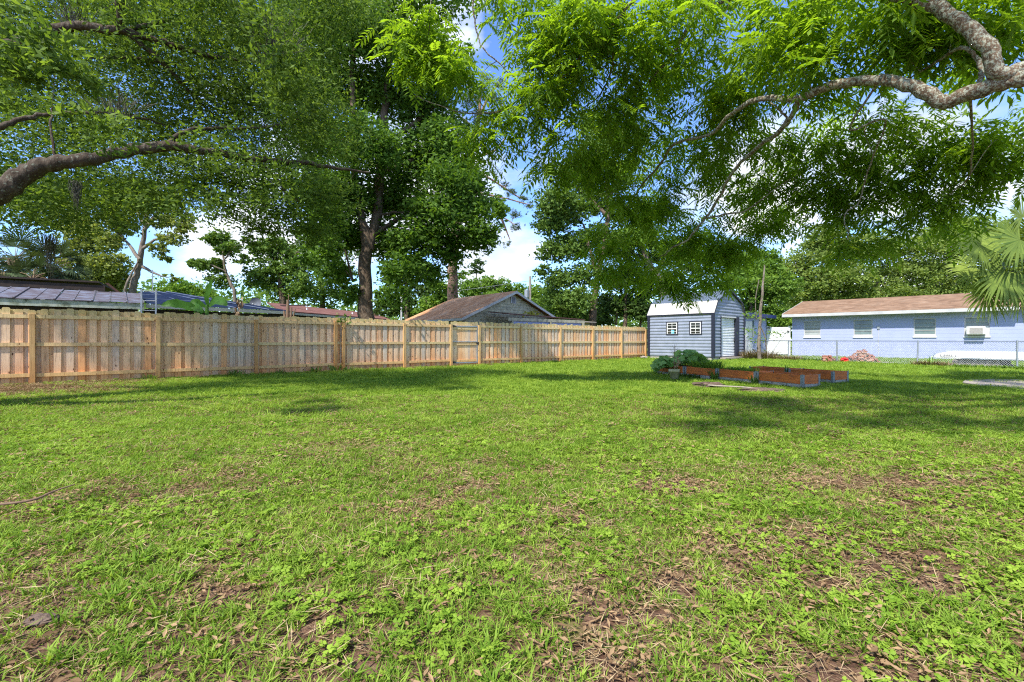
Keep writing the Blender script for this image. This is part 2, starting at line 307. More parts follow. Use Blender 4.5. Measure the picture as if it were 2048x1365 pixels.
def ground_mat():
    m, nt, out = new_mat('lawn_soil'); l = nt.links.new
    geo = nn(nt, 'ShaderNodeNewGeometry'); P = geo.outputs['Position']
    n1 = nn(nt, 'ShaderNodeTexNoise', inp={'Scale': 22, 'Detail': 8, 'Roughness': .75}); l(P, n1.inputs[0])
    litter = ramp(nt, n1.outputs[0], [(.30, (.045, .026, .018)), (.45, (.12, .065, .042)), (.58, (.22, .13, .085)), (.75, (.34, .23, .15))])
    n2 = nn(nt, 'ShaderNodeTexNoise', inp={'Scale': 40, 'Detail': 6, 'Roughness': .7}); l(P, n2.inputs[0])
    green = ramp(nt, n2.outputs[0], [(.3, (.08, .12, .015)), (.5, (.13, .19, .022)), (.7, (.22, .26, .05))])
    n3 = nn(nt, 'ShaderNodeTexNoise', inp={'Scale': .8, 'Detail': 7, 'Roughness': .65}); l(P, n3.inputs[0])
    # the sward closes away from the bare strip under the tree
    sp = nn(nt, 'ShaderNodeSeparateXYZ'); l(P, sp.inputs[0])
    mr = nn(nt, 'ShaderNodeMapRange', inp={1: 2.5, 2: 8.5, 3: -.10, 4: .22}); l(sp.outputs[1], mr.inputs[0])
    ad = nn(nt, 'ShaderNodeMath', operation='ADD'); l(n3.outputs[0], ad.inputs[0]); l(mr.outputs[0], ad.inputs[1])
    mk = ramp(nt, ad.outputs[0], [(.46, (0, 0, 0)), (.60, (1, 1, 1))])
    mx = nn(nt, 'ShaderNodeMixRGB'); l(mk.outputs[0], mx.inputs[0]); l(litter.outputs[0], mx.inputs[1]); l(green.outputs[0], mx.inputs[2])
    p = nn(nt, 'ShaderNodeBsdfPrincipled', inp={'Roughness': .95, 'Specular IOR Level': .1}); l(mx.outputs[0], p.inputs['Base Color'])
    b = nn(nt, 'ShaderNodeBump', inp={'Strength': .8, 'Distance': .03}); l(n1.outputs[0], b.inputs['Height']); l(b.outputs[0], p.inputs['Normal'])
    l(p.outputs[0], out.inputs[0]); return m
M['ground'] = ground_mat()
n = 120
gx = np.concatenate([[-600, -120], np.linspace(-45, 45, n), [120, 600]]); gy = np.concatenate([[-300, -60], np.linspace(-6, 80, n), [160, 900]])
X, Yg = np.meshgrid(gx, gy, indexing='ij'); Z = (fbm(X, Yg, 3, 5) - .5) * .05 * np.clip(1 - np.abs(X) / 60, 0, 1)
Z = Z - .012
V = np.stack([X, Yg, Z], -1).reshape(-1, 3); a, b = len(gx), len(gy)
idx = (np.arange(a - 1)[:, None] * b + np.arange(b - 1)[None]).ravel()
Fq = np.stack([idx, idx + b, idx + b + 1, idx + 1], 1)
g = obj('ground', np_mesh('ground', V, Fq, M['ground'], smooth=True)); tag(g, kind='structure')
def gz(x, y): return (fbm(np.asarray(x, float), np.asarray(y, float), 3, 5) - .5) * .05 * np.clip(1 - np.abs(x) / 60, 0, 1) - .012

# ------------------------------------------------------------------ lawn cover (grass, clover, litter)
def scatter(name, pts, rot, scl, idx, sources, label, cat):
    m = bpy.data.meshes.new(name); m.vertices.add(len(pts)); m.vertices.foreach_set('co', pts.astype(np.float32).ravel())
    for nm, ty, arr, key in (('rot', 'FLOAT_VECTOR', rot, 'vector'), ('scl', 'FLOAT', scl, 'value'), ('pick', 'INT', idx, 'value')):
        at = m.attributes.new(nm, ty, 'POINT'); at.data.foreach_set(key, np.asarray(arr, dtype=np.int32 if ty == 'INT' else np.float32).ravel())
    o = obj(name, m); tag(o, label, cat, kind='stuff')
    ng = bpy.data.node_groups.new(name, 'GeometryNodeTree')
    ng.interface.new_socket('Geometry', in_out='INPUT', socket_type='NodeSocketGeometry'); ng.interface.new_socket('Geometry', in_out='OUTPUT', socket_type='NodeSocketGeometry')
    gi = ng.nodes.new('NodeGroupInput'); go = ng.nodes.new('NodeGroupOutput')
    ip = ng.nodes.new('GeometryNodeInstanceOnPoints'); ip.inputs['Pick Instance'].default_value = True
    jn = ng.nodes.new('GeometryNodeGeometryToInstance')
    for s in reversed(sources):
        oi = ng.nodes.new('GeometryNodeObjectInfo'); oi.inputs[0].default_value = s; ng.links.new(oi.outputs['Geometry'], jn.inputs[0])
    def na(nm, ty):
        a = ng.nodes.new('GeometryNodeInputNamedAttribute'); a.data_type = ty; a.inputs[0].default_value = nm; return a.outputs[0]
    ng.links.new(gi.outputs[0], ip.inputs['Points']); ng.links.new(jn.outputs[0], ip.inputs['Instance'])
    ng.links.new(na('rot', 'FLOAT_VECTOR'), ip.inputs['Rotation']); ng.links.new(na('scl', 'FLOAT'), ip.inputs['Scale']); ng.links.new(na('pick', 'INT'), ip.inputs['Instance Index'])
    ng.links.new(ip.outputs[0], go.inputs[0])
    md = o.modifiers.new('scatter', 'NODES'); md.node_group = ng
    return o
def blade(vs, fs, base, az, lean, h, w, curl):
    d = np.array([math.cos(az), math.sin(az), 0]); s = np.array([-math.sin(az), math.cos(az), 0]); b = len(vs)
    p0 = np.array(base); p1 = p0 + d * lean * .4 + np.array([0, 0, h * .62]); p2 = p0 + d * (lean + curl) + np.array([0, 0, h])
    vs += [p0 - s * w * .4, p0 + s * w * .4, p1 - s * w / 2, p1 + s * w / 2, p2]
    fs += [(b, b + 1, b + 3, b + 2), (b + 2, b + 3, b + 4, b + 4)]
def tuft(name, nb, rad, h, w, mat, seed):
    r = random.Random(seed); vs, fs = [], []
    for _ in range(nb):
        a = r.uniform(0, 6.28); q = rad * math.sqrt(r.random())
        blade(vs, fs, (q * math.cos(a), q * math.sin(a), 0), a + r.gauss(0, .9), r.uniform(.15, 1.0) * h, h * r.uniform(.45, 1.1), w * r.uniform(.7, 1.2), r.uniform(.1, .5) * h)
    m = bpy.data.meshes.new(name); m.from_pydata([tuple(v) for v in vs], [], [f if f[2] != f[3] else f[:3] for f in fs]); m.materials.append(mat)
    return bpy.data.objects.new(name, m)
def flat_leaf(name, L_, w, mat, seed, n=1, spread=0):
    r = random.Random(seed); mb = MB()
    for k in range(n):
        a = r.uniform(0, 6.28); c = np.array([r.uniform(-spread, spread), r.uniform(-spread, spread), r.uniform(.002, .018)])
        d = np.array([math.cos(a), math.sin(a), r.uniform(-.25, .25)]); s = np.array([-math.sin(a), math.cos(a), r.uniform(-.3, .3)])
        up = np.array([0, 0, 1.]); q = L_ * r.uniform(.7, 1.2)
        pts = [c - d * q / 2, c - s * w / 2 + up * w * .2, c + d * q * .1 + up * .0, c + s * w / 2 + up * w * .25, c + d * q / 2 + up * w * .2]
        mb.add(pts, [(0, 1, 2), (0, 2, 3), (1, 4, 2), (2, 4, 3)])
    m = mb.mesh(name, mat); return bpy.data.objects.new(name, m)
def clover(name, seed):
    r = random.Random(seed); mb = MB()
    for _ in range(4):
        c = np.array([r.uniform(-.035, .035), r.uniform(-.035, .035), r.uniform(.025, .05)]); a0 = r.uniform(0, 6.28)
        tl = np.array([r.gauss(0, .25), r.gauss(0, .25)])
        for k in range(3):
            a = a0 + k * 2.094; q = .015
            def P(dr, da): x, y = dr * math.cos(a + da), dr * math.sin(a + da); return c + np.array([x, y, x * tl[0] + y * tl[1] + .002 * math.cos(da * 3)])
            mb.add([c, P(q * .9, -.75), P(q * 1.45, -.4), P(q * 1.25, 0), P(q * 1.45, .4), P(q * .9, .75)], [(0, 1, 2, 3), (0, 3, 4, 5)])
    m = mb.mesh(name, M['clover']); return bpy.data.objects.new(name, m)

# regions without grass: (x, y, rx, ry) ellipses
BARE = [(*G(1440, 776)[:2], 1.5, .35), (*G(1350, 764)[:2], .7, .4), (*G(1360, 970)[:2], .45, .25), (*G(1680, 965)[:2], .9, .35), (-11.0, 10.0, 3.0, 1.3), (*G(80, 1245)[:2], .13, .08), (*G(1980, 770)[:2], 1.2, 1.0), (*G(1700, 720)[:2], 1.3, 1.5),
        (*G(1850, 960)[:2], .8, .3), (*G(430, 1190)[:2], .25, .12)]
FU = np.array([.762, .647]); FN = np.array([.647, -.762]); F0 = np.array([*W(66, 680, 11.47)[:2]])    # fence line origin, direction, normal to the yard
CU = np.array([.43, -.903]); C0 = np.array([13.5, 27.2])                                               # chain-link line
def scatter_pts(n, ymin, ymax, margin, seed, power=1.0):
    r = np.random.default_rng(seed)
    u = r.random(n)
    y = (ymin ** (1 - power) + u * (ymax ** (1 - power) - ymin ** (1 - power))) ** (1 / (1 - power)) if power != 1 else ymin * (ymax / ymin) ** u
    hw = 1.12 * y + margin; x = (r.random(n) * 2 - 1) * hw
    return x, y, r
def in_yard(x, y):
    d = (x - F0[0]) * FN[0] + (y - F0[1]) * FN[1]
    t = (x - C0[0]) * CU[0] + (y - C0[1]) * CU[1]
    right = (x - C0[0]) * .903 + (y - C0[1]) * .43
    ok = d > .1
    ok &= ~((right > 9.5))
    sx = (x - 10.53) * .738 + (y - 24.6) * .676; sy = -(x - 10.53) * .676 + (y - 24.6) * .738
    ok &= ~((sx > -.1) & (sx < 4.0) & (sy > -.1) & (sy < 3.9))
    for (bx_, by_, k) in ((6.44, 10.4, 4), (7.87, 11.5, 2)):
        al = -(x - bx_) * .386 + (y - by_) * .922; ac = (x - bx_) * .922 + (y - by_) * .386
        ok &= ~((al > 0) & (al < 1.2 * k) & (ac > 0) & (ac < .6))
    return ok
def bareness(x, y):
    b = np.zeros_like(x)
    for (cx, cy, rx, ry) in BARE: b = np.maximum(b, np.clip(1.35 - np.sqrt(((x - cx) / rx) ** 2 + ((y - cy) / ry) ** 2), 0, 1))
    d = (x - F0[0]) * FN[0] + (y - F0[1]) * FN[1]
    tt = (x - F0[0]) * FU[0] + (y - F0[1]) * FU[1]; b = np.maximum(b, np.clip(1 - d / np.where(tt < 1.5, 1.5, .55) + (fbm(x, y, .5, 40) - .5) * 1.5, 0, 1) * .9)
    near = np.clip((8.0 - y) / 5.0, 0, 1)
    nx = np.clip((x / np.maximum(y, .5) + .25) / .9, 0, 1)
    th = fbm(x, y, .42, 60) * .65 + fbm(x, y, 1.6, 70) * .35
    b = np.maximum(b, np.clip((th - (.60 - .20 * near * (.7 + .3 * nx))) * 4, 0, 1) * (.25 + .70 * near))
    return b
tufts = [tuft('grass_tuft', 16, .05, .060, .0075, M['grass'], 1), tuft('grass_tuft', 20, .06, .045, .006, M['grass'], 2), tuft('grass_tuft', 13, .035, .082, .0085, M['grass'], 3), tuft('grass_tuft', 22, .075, .038, .007, M['grass'], 4)]
PX, PY, PS, PI_ = [], [], [], []
for (n_, y0, y1, pw, sc, sd_) in ((60000, 1.1, 6.5, 0., .62, 11), (70000, 6, 14, 0., .85, 12), (62000, 13.5, 34, .6, 1.35, 13)):
    x, y, r = scatter_pts(n_, y0, y1, 1.3, sd_, pw)
    if pw == 0.:  # even density over the trapezium
        y = np.sqrt(y0 ** 2 + (y1 ** 2 - y0 ** 2) * r.random(n_)); x = (r.random(n_) * 2 - 1) * (1.12 * y + 1.0)
    k = in_yard(x, y) & (r.random(n_) > bareness(x, y) * .97) & (x < 26)
    x, y = x[k], y[k]; s = sc * r.uniform(.6, 1.25, len(x)) * (.75 + .5 * fbm(x, y, .9, 90))
    PX.append(x); PY.append(y); PS.append(s); PI_.append(r.integers(0, 4, len(x)))
x, y, s, ii = map(np.concatenate, (PX, PY, PS, PI_))
rot = np.stack([rng.normal(0, .12, len(x)), rng.normal(0, .12, len(x)), rng.uniform(0, 6.28, len(x))], 1)
scatter('lawn_grass', np.stack([x, y, gz(x, y) - .003], 1), rot, s, ii, tufts, 'green lawn grass covering the yard in front of the fences', 'grass')
# leaf litter
lit = [flat_leaf('fallen_leaf', .036, .014, M['litter'], 5, 8, .08), flat_leaf('fallen_leaf', .028, .012, M['litter'], 6, 10, .09), flat_leaf('fallen_leaf', .046, .011, M['litter'], 7, 5, .08), flat_leaf('dry_straw', .09, .003, M['straw'], 8, 12, .08)]
n_ = 52000; r = np.random.default_rng(31); y = np.sqrt(1.1 + (9.0 ** 2) * r.random(n_)); x = (r.random(n_) * 2 - 1) * (1.12 * y + .6)
d = (x - F0[0]) * FN[0] + (y - F0[1]) * FN[1]
k = (r.random(n_) < .30 + .8 * bareness(x, y)) & in_yard(x, y); x, y = x[k], y[k]
n2 = 16000; t = np.where(r.random(n2) < .6, r.uniform(-3, 2.5, n2), r.uniform(-3, 14, n2)); dd = np.abs(r.normal(0, .45, n2)) + .1
dd *= np.where(t < 3, 2.2, .7); x2 = F0[0] + FU[0] * t + FN[0] * dd; y2 = F0[1] + FU[1] * t + FN[1] * dd
q_ = r.uniform(0, 6.283, 9000); m_ = np.sqrt(r.random(9000)) * r.uniform(.8, 1.15, 9000); x3 = -11.0 + 2.9 * m_ * np.cos(q_); y3 = 10.0 + 1.2 * m_ * np.sin(q_); k3 = in_yard(x3, y3); x3, y3 = x3[k3], y3[k3]
x = np.concatenate([x, x2, x3]); y = np.concatenate([y, y2, y3]); N = len(x)
scatter('leaf_litter', np.stack([x, y, gz(x, y) + .004], 1), np.stack([r.normal(0, .2, N), r.normal(0, .2, N), r.uniform(0, 6.28, N)], 1), r.uniform(.7, 1.25, N), r.integers(0, 4, N), lit, 'brown fallen leaves and straw lying between the grass in the foreground', 'leaf litter')
clo = [clover('clover_sprig', 1), clover('clover_sprig', 2), clover('clover_sprig', 3)]
n_ = 15000; y = np.sqrt(1.2 + 6.0 ** 2 * r.random(n_)); x = (r.random(n_) * 2 - 1) * (1.12 * y + .5)
k = (fbm(x, y, .55, 120) > .56 - .13 * np.clip(x / np.maximum(y, 1), -.3, 1)) & (r.random(n_) < .8); x, y = x[k], y[k]; N = len(x)
scatter('clover_patches', np.stack([x, y, gz(x, y)], 1), np.stack([r.normal(0, .15, N), r.normal(0, .15, N), r.uniform(0, 6.28, N)], 1), r.uniform(.45, .95, N), r.integers(0, 3, N), clo, 'low three-leaved clover growing among the foreground grass', 'clover')

# ------------------------------------------------------------------ trees
def unit(v): return v / (np.linalg.norm(v, axis=-1, keepdims=True) + 1e-9)
def leaf_quads(C, L_, Wd, out=None, up=.5, droop=.2, r=rng):
    N = len(C); d = r.normal(0, 1, (N, 3)); d[:, 2] *= .6
    if out is not None: d += out * .8
    d[:, 2] -= droop; d = unit(d)
    nrm = unit(r.normal(0, 1, (N, 3)) * np.array([1, 1, .6]) + np.array([0, 0, up])); s = unit(np.cross(d, nrm))
    Ls = (L_ * r.uniform(.5, 1.45, N))[:, None]; Ws = (Wd * r.uniform(.7, 1.2, N))[:, None]
    V = np.stack([C - d * Ls * .5, C + s * Ws * .5 - d * Ls * .05, C + d * Ls * .5, C - s * Ws * .5 - d * Ls * .05], 1).reshape(-1, 3)
    return V, np.arange(4 * N).reshape(N, 4)
def clumps(blobs, per, r):
    """blob = (centre, radius or (rx,ry,rz), number of leaves) -> leaf centres, tint, outward dir, clump centres"""
    C, T, O, K = [], [], [], []
    for (c, rad, nl) in blobs:
        rad = np.array([rad, rad, rad * .75]) if np.isscalar(rad) else np.array(rad)
        k = max(2, int(nl / per)); u = unit(r.normal(0, 1, (k, 3))) * (r.random((k, 1)) ** .42)
        cc = c + u * rad; K.append(cc)
        sg = np.clip(rad.mean() * .21, .06, .8)
        j = np.repeat(np.arange(k), per); off = r.normal(0, 1, (len(j), 3)) * sg * np.array([1, 1, .55]) * r.uniform(.6, 1.3, (k, 1))[j]
        C.append(cc[j] + off); T.append(np.clip(r.normal(.5, .2, k)[j] + r.normal(0, .16, len(j)), 0, 1)); O.append(unit(off + u[j] * .15))
    return np.concatenate(C), np.concatenate(T), np.concatenate(O), np.concatenate(K)
def smooth(pts, n=5):
    P = [np.array(p, float) for p in pts]
    if len(P) < 3: return P
    Q = [2 * P[0] - P[1]] + P + [2 * P[-1] - P[-2]]; out = []
    for i in range(1, len(Q) - 2):
        for t in np.linspace(0, 1, n, endpoint=False):
            a, b, c, d = Q[i - 1], Q[i], Q[i + 1], Q[i + 2]
            out.append(.5 * ((2 * b) + (-a + c) * t + (2 * a - 5 * b + 4 * c - d) * t * t + (-a + 3 * b - 3 * c + d) * t ** 3))
    return out + [P[-1]]
def rads(ctrl, n, k):
    x = np.linspace(0, 1, len(ctrl)); return list(np.interp(np.linspace(0, 1, k), x, ctrl))
def limb(mb, pts, ra, n=8, seg=5, wob=.0, sk=None):
    P = smooth(pts, seg); k = len(P); rr = rads(ra, 0, k)
    if wob: P = [P[0]] + [p + rng.normal(0, wob, 3) for p in P[1:-1]] + [P[-1]]
    rr = [q * random.uniform(.93, 1.08) for q in rr]; mb.tube(P, rr, n)
    if sk is not None: sk += [(p, q) for p, q in zip(P, rr)]
    return P
def twigs(mb, K, sk, r0=.02, n=4, bend=.15, maxlen=3.5, r=random):
    S_ = np.array([p for p, q in sk]); Rr = np.array([q for p, q in sk]); order = np.argsort([np.min(np.linalg.norm(S_ - k, axis=1)) for k in K])
    for i in order:
        k = K[i]; d = np.linalg.norm(S_ - k, axis=1); j = int(np.argmin(d + rng.random(len(d)) * .1))
        if d[j] < .08 or d[j] > maxlen: continue
        a = S_[j]; m = (a + k) / 2 + rng.normal(0, bend * d[j] * .6, 3) + np.array([0, 0, bend * d[j]]); P = smooth([a, m, k], 3)
        q = min(r0 * (.5 + .5 * d[j]), Rr[j] * .8); rr = np.linspace(q, .25 * q, len(P)); mb.tube(P, list(rr), n, cap=False)
        S_ = np.vstack([S_, P[2:]]); Rr = np.concatenate([Rr, rr[2:]])
def tree(name, label, base, limbs, blobs, lmat, bmat, L_=.1, Wd=.05, per=26, group=None, cat='tree', n=8, tw=True, seed=1, up=.5, droop=.2, wob=.02, tr=.03, maxlen=6, tfrac=2):
    r = np.random.default_rng(seed); t = thing(name, label, cat, base, group=group); b = np.array(base)
    mb = MB(); sk = []
    for (pts, ra) in limbs: limb(mb, [np.array(p) - b for p in pts], ra, n, 4, wob, sk)
    C, T, O, K = clumps([(np.array(c) - b, rad, nl) for c, rad, nl in blobs], per, r)
    if tw: twigs(mb, K[::tfrac], sk, tr, 3, maxlen=maxlen)
    mb.build('trunk', bmat, t)
    V, Fc = leaf_quads(C, L_, Wd, O, up, droop, r); o = obj('crown', np_mesh('crown', V, Fc, lmat, T), t)
    return t

# --- pecan (right foreground): compound leaves
def pecan_leaves(K, per, r, L_=.45):
    N = len(K) * per; j = np.repeat(np.arange(len(K)), per)
    base = K[j] + r.normal(0, 1, (N, 3)) * np.array([.17, .17, .09])
    az = r.uniform(0, 6.283, N); pitch = r.normal(-.38, .3, N); tilt = r.normal(0, .4, N); sc = r.uniform(.65, 1.15, N) * L_
    d = np.stack([np.cos(az) * np.cos(pitch), np.sin(az) * np.cos(pitch), np.sin(pitch)], 1)
    s = unit(np.cross(d, np.array([0, 0, 1.])) + np.array([0, 0, 1.]) * tilt[:, None] * .6); nrm = unit(np.cross(s, d))
    quads = []
    npair = 5
    for q in range(npair):
        u = .22 + q * .17; ll = .34 * (1 - .25 * abs(q - 2.2) / 2.5); dr = -.30 * u * u
        for sg in (-1, 1):
            c0 = (u, 0, dr); tip = (u + .19, sg * ll * .92, dr - .10 - .06 * q / 4); w = .064
            mid = ((c0[0] + tip[0]) / 2, (c0[1] + tip[1]) / 2, (c0[2] + tip[2]) / 2 + .02)
            quads.append([c0, (mid[0] + w, mid[1], mid[2]), tip, (mid[0] - w, mid[1], mid[2])])
    dr = -.30
    quads.append([(1.0, 0, dr), (1.17, .06, dr - .05), (1.36, 0, dr - .16), (1.17, -.06, dr - .05)])
    quads.append([(0, .008, 0), (.5, .010, -.07), (1.02, 0, dr), (.5, -.010, -.07)])
    Tm = np.array(quads).reshape(-1, 3)
    V = base[:, None, :] + (d[:, None] * Tm[None, :, 0:1] + s[:, None] * Tm[None, :, 1:2] + nrm[:, None] * Tm[None, :, 2:3]) * sc[:, None, None]
    V = V.reshape(-1, 3); nq = len(quads); Fc = np.arange(len(V)).reshape(-1, 4)
    ct = r.normal(.5, .16, len(K))[j]; T = np.clip(np.repeat(ct + r.normal(0, .12, N), nq) + r.normal(0, .08, N * nq), 0, 1)
    return V, Fc, T
pb = np.array([9.4, 5.2, 0.]); t = thing('pecan_tree', 'large spreading pecan with lichened limbs arching in from the right, feathery bright leaves overhead', 'tree', pb)
mb = MB(); sk = []
def PL(pts, ra, n=8, seg=5, wob=.008):
    ra = [q * .57 for q in ra]
    limb(mb, [W(*p) - pb for p in pts], ra, n, seg, wob, sk)
limb(mb, [np.array([0, 0, -.2]), np.array([-.05, .05, 1.2]), np.array([-.3, 0, 2.4]), np.array([-.9, .1, 3.3]), W(2380, 10, 5.25) - pb], [.42, .33, .28, .26, .24], 12, 5, 0, sk)
PL([(2400, 30, 5.25), (2250, 70, 5.25), (2140, 110, 5.3), (2060, 150, 5.35), (1985, 170, 5.5), (1900, 203, 5.8), (1880, 202, 5.85), (1830, 178, 6.0), (1765, 160, 6.3), (1690, 165, 6.6), (1640, 180, 6.9), (1595, 198, 7.1), (1540, 196, 7.4), (1500, 205, 7.6), (1455, 235, 8.2), (1420, 270, 8.8), (1350, 288, 9.6), (1320, 330, 10.2), (1285, 370, 10.8), (1240, 440, 11.6)],
   [.24, .21, .19, .178, .168, .15, .145, .135, .125, .115, .105, .092, .08, .068, .062, .055, .05, .042, .034, .02], 12, 4)
PL([(2060, 130, 5.4), (2000, 150, 5.4), (1975, 95, 5.45), (1930, 50, 5.6), (1865, 12, 5.8), (1790, -10, 6.0), (1640, -70, 6.6), (1450, -120, 7.4)], [.15, .15, .145, .14, .13, .12, .09, .05], 12)
PL([(1600, 198, 7.1), (1588, 225, 7.3), (1560, 262, 7.7), (1510, 300, 8.3), (1465, 345, 9.0), (1430, 410, 9.7), (1400, 450, 10.2), (1375, 480, 10.6), (1345, 496, 11.0), (1330, 510, 11.2)], [.075, .07, .065, .06, .055, .05, .045, .04, .03, .02])
PL([(1960, 175, 5.6), (1963, 140, 5.7), (1950, 112, 5.8), (1918, 97, 5.9), (1880, 120, 6.2), (1830, 150, 6.6), (1790, 170, 7.0)], [.05, .048, .045, .04, .03, .02, .012])
PL([(1406, 440, 10.1), (1440, 430, 10.0), (1490, 422, 9.8), (1540, 385, 9.6), (1585, 355, 9.4)], [.035, .033, .03, .022, .014])
PL([(1555, 270, 7.8), (1572, 240, 7.6), (1560, 222, 7.5), (1540, 205, 7.5)], [.03, .03, .03, .025])
PL([(1640, -70, 6.6), (1430, 10, 8), (1380, 50, 8.3), (1345, 110, 8.6), (1310, 150, 9), (1300, 165, 9.1)], [.07, .06, .055, .045, .035, .02])
PL([(1450, -120, 7.4), (1280, -10, 8), (1235, 40, 8.3), (1185, 85, 8.6), (1130, 150, 8.9), (1095, 188, 9), (1040, 212, 9.1), (985, 225, 9.1), (940, 228, 9.1), (880, 212, 9), (830, 192, 9)], [.06, .055, .05, .045, .038, .032, .03, .028, .024, .018, .01])
PL([(1450, -120, 7.4), (1200, -120, 8), (1000, -80, 8.4), (950, -10, 8.6), (948, 30, 8.7), (955, 70, 8.8), (965, 95, 8.8), (1000, 130, 8.9), (1040, 165, 9)], [.06, .05, .045, .03, .028, .026, .024, .02, .014])
PL([(1000, -80, 8.4), (880, -60, 8.6), (862, 0, 8.8), (858, 60, 8.9), (845, 110, 9)], [.035, .03, .024, .018, .01])
PL([(1220, 55, 8.4), (1225, 130, 9), (1200, 190, 9.5), (1150, 230, 10), (1140, 265, 10.3)], [.035, .03, .025, .02, .012])
PL([(1185, 85, 8.6), (1190, -10, 8.2)], [.03, .03]); PL([(1290, 370, 10.8), (1215, 385, 11.2), (1190, 395, 11.4)], [.025, .018, .01])
PL([(1760, 160, 6.3), (1700, 260, 7), (1770, 240, 7), (1740, 330, 7.6), (1720, 400, 7.9), (1690, 430, 8), (1695, 480, 8.1)], [.03, .025, .024, .022, .02, .018, .012])
PL([(1940, 190, 5.7), (1945, 260, 6.4), (1940, 350, 7.2), (1900, 390, 7.6)], [.028, .024, .02, .012])
pblobs = [(860, 40, 8.9, .55, 8), (850, 95, 9, .55, 9), (820, 110, 9.1, .35, 5), (900, 130, 9, .45, 6), (935, 150, 9, .35, 4), (1080, 20, 9, .55, 8), (1010, 20, 9.2, .4, 3), (1150, 70, 8.8, .8, 15), (1090, 105, 9, .55, 9), (1060, 165, 9, .6, 10), (1010, 235, 9.3, .5, 7),
          (1130, 180, 9.2, .7, 10), (975, 285, 9.4, .42, 6), (1060, 265, 9.5, .35, 3), (1180, 20, 8.6, .7, 10), (1250, 90, 8.8, .8, 14), (1210, 190, 9.3, .8, 12), (1150, 280, 9.8, .7, 9), (1100, 325, 10, .5, 6), (1310, 40, 8.5, .8, 13), (1340, 140, 8.8, .9, 13), (1300, 230, 9.6, .9, 13),
          (1390, 60, 8.2, .6, 8), (1230, 330, 10.5, .8, 11), (1190, 320, 10.4, .6, 6), (1330, 310, 10.2, .9, 15), (1270, 420, 11.4, .85, 13), (1220, 480, 11.8, .6, 10), (1260, 530, 12.2, .75, 14), (1340, 550, 12.4, .65, 11), (1420, 560, 12.3, .55, 9), (1370, 470, 11.2, .95, 18), (1440, 500, 11.4, .8, 14), (1370, 590, 12.4, .28, 3), (1475, 480, 11, .7, 12), (1320, 400, 10.8, .7, 10),
          (1530, 460, 10.5, .6, 9), (1500, 390, 9.8, .9, 16), (1440, 340, 9.4, .9, 14), (1430, 230, 8.6, .8, 12), (1410, 170, 8.4, .7, 9), (1560, 420, 10, .5, 7), (1560, 320, 9, .8, 13), (1500, 260, 8.2, .6, 7), (1530, 130, 7.6, .75, 11), (1470, 200, 8, .5, 6), (1580, 60, 7.2, .65, 10), (1540, 30, 7.4, .4, 4),
          (1640, 110, 7, .7, 10), (1650, 250, 8, .8, 12), (1620, 340, 8.6, .8, 13), (1690, 330, 8.2, .7, 11), (1700, 410, 8.2, .6, 9), (1640, 395, 8.7, .5, 7), (1695, 490, 8.3, .3, 5), (1740, 480, 8.3, .28, 4), (1720, 40, 6.6, .7, 10), (1740, 130, 6.9, .5, 6), (1790, 230, 7, .6, 9), (1780, 310, 7.6, .7, 10), (1780, 400, 8, .6, 8), (1820, 90, 6.6, .5, 7),
          (1830, 440, 8.2, .4, 6), (1860, 370, 7.6, .6, 9), (1870, 290, 7, .6, 9), (1900, 440, 8, .3, 4), (1900, 140, 6.6, .45, 5), (1920, 20, 6.2, .5, 8), (1990, 50, 6, .5, 8), (1960, 300, 6.8, .6, 10), (2010, 260, 6.4, .5, 8), (1950, 370, 7.4, .4, 5), (2020, 340, 7, .45, 6), (2040, 100, 6.2, .4, 5), (1850, -40, 6.4, .6, 8),
          (2100, 300, 6.8, .7, 8), (2120, 0, 6.4, .8, 8), (1600, -60, 7.4, .9, 10), (1400, -60, 8.4, .9, 10), (1200, -70, 9, 1, 10), (1000, -50, 9.2, .8, 8), (2140, 180, 7.2, .7, 6), (1750, -90, 7, 1, 9),
          (1300, -200, 9.5, 1.4, 9), (1700, -240, 8.5, 1.5, 9), (1950, -150, 8, 1.2, 8)]
r = np.random.default_rng(77); K = []
for (px, py, Y, rad, k) in pblobs:
    if px > 1300 and py > 120: Y += 1.1
    k = int(k * (1.3 if px < 1450 or py < 150 else 1.15)); u = unit(r.normal(0, 1, (k, 3))) * r.random((k, 1)) ** .45; K.append(W(px, py, Y) - pb + u * np.array([rad, rad * 1.15, rad * .7]))
for k in range(16):      # the part of the crown that overhangs the lawn beside and above the viewer
    c = np.array([r.uniform(-.5, 6.5), r.uniform(.5, 4.5), r.uniform(6.0, 7.6)]); u = unit(r.normal(0, 1, (7, 3))) * r.random((7, 1)) ** .45; K.append(c - pb + u * np.array([1.0, 1.0, .5]))
limb(mb, [np.array([-.5, 0, 3.0]), np.array([-2, -.8, 5.2]), np.array([-4.2, -2, 6.3]), np.array([-7, -2.6, 6.8]), np.array([-9, -3, 7])], [.2, .15, .11, .07, .03], 10, 5, 0, sk)
K = np.concatenate(K); twigs(mb, K, sk, .014, 4, .12, 2.6)
mb.build('trunk', M['bark_pecan'], t)
V, Fc, T = pecan_leaves(K, 9, r); obj('crown', np_mesh('crown', V, Fc, M['lf_pecan'], T), t)

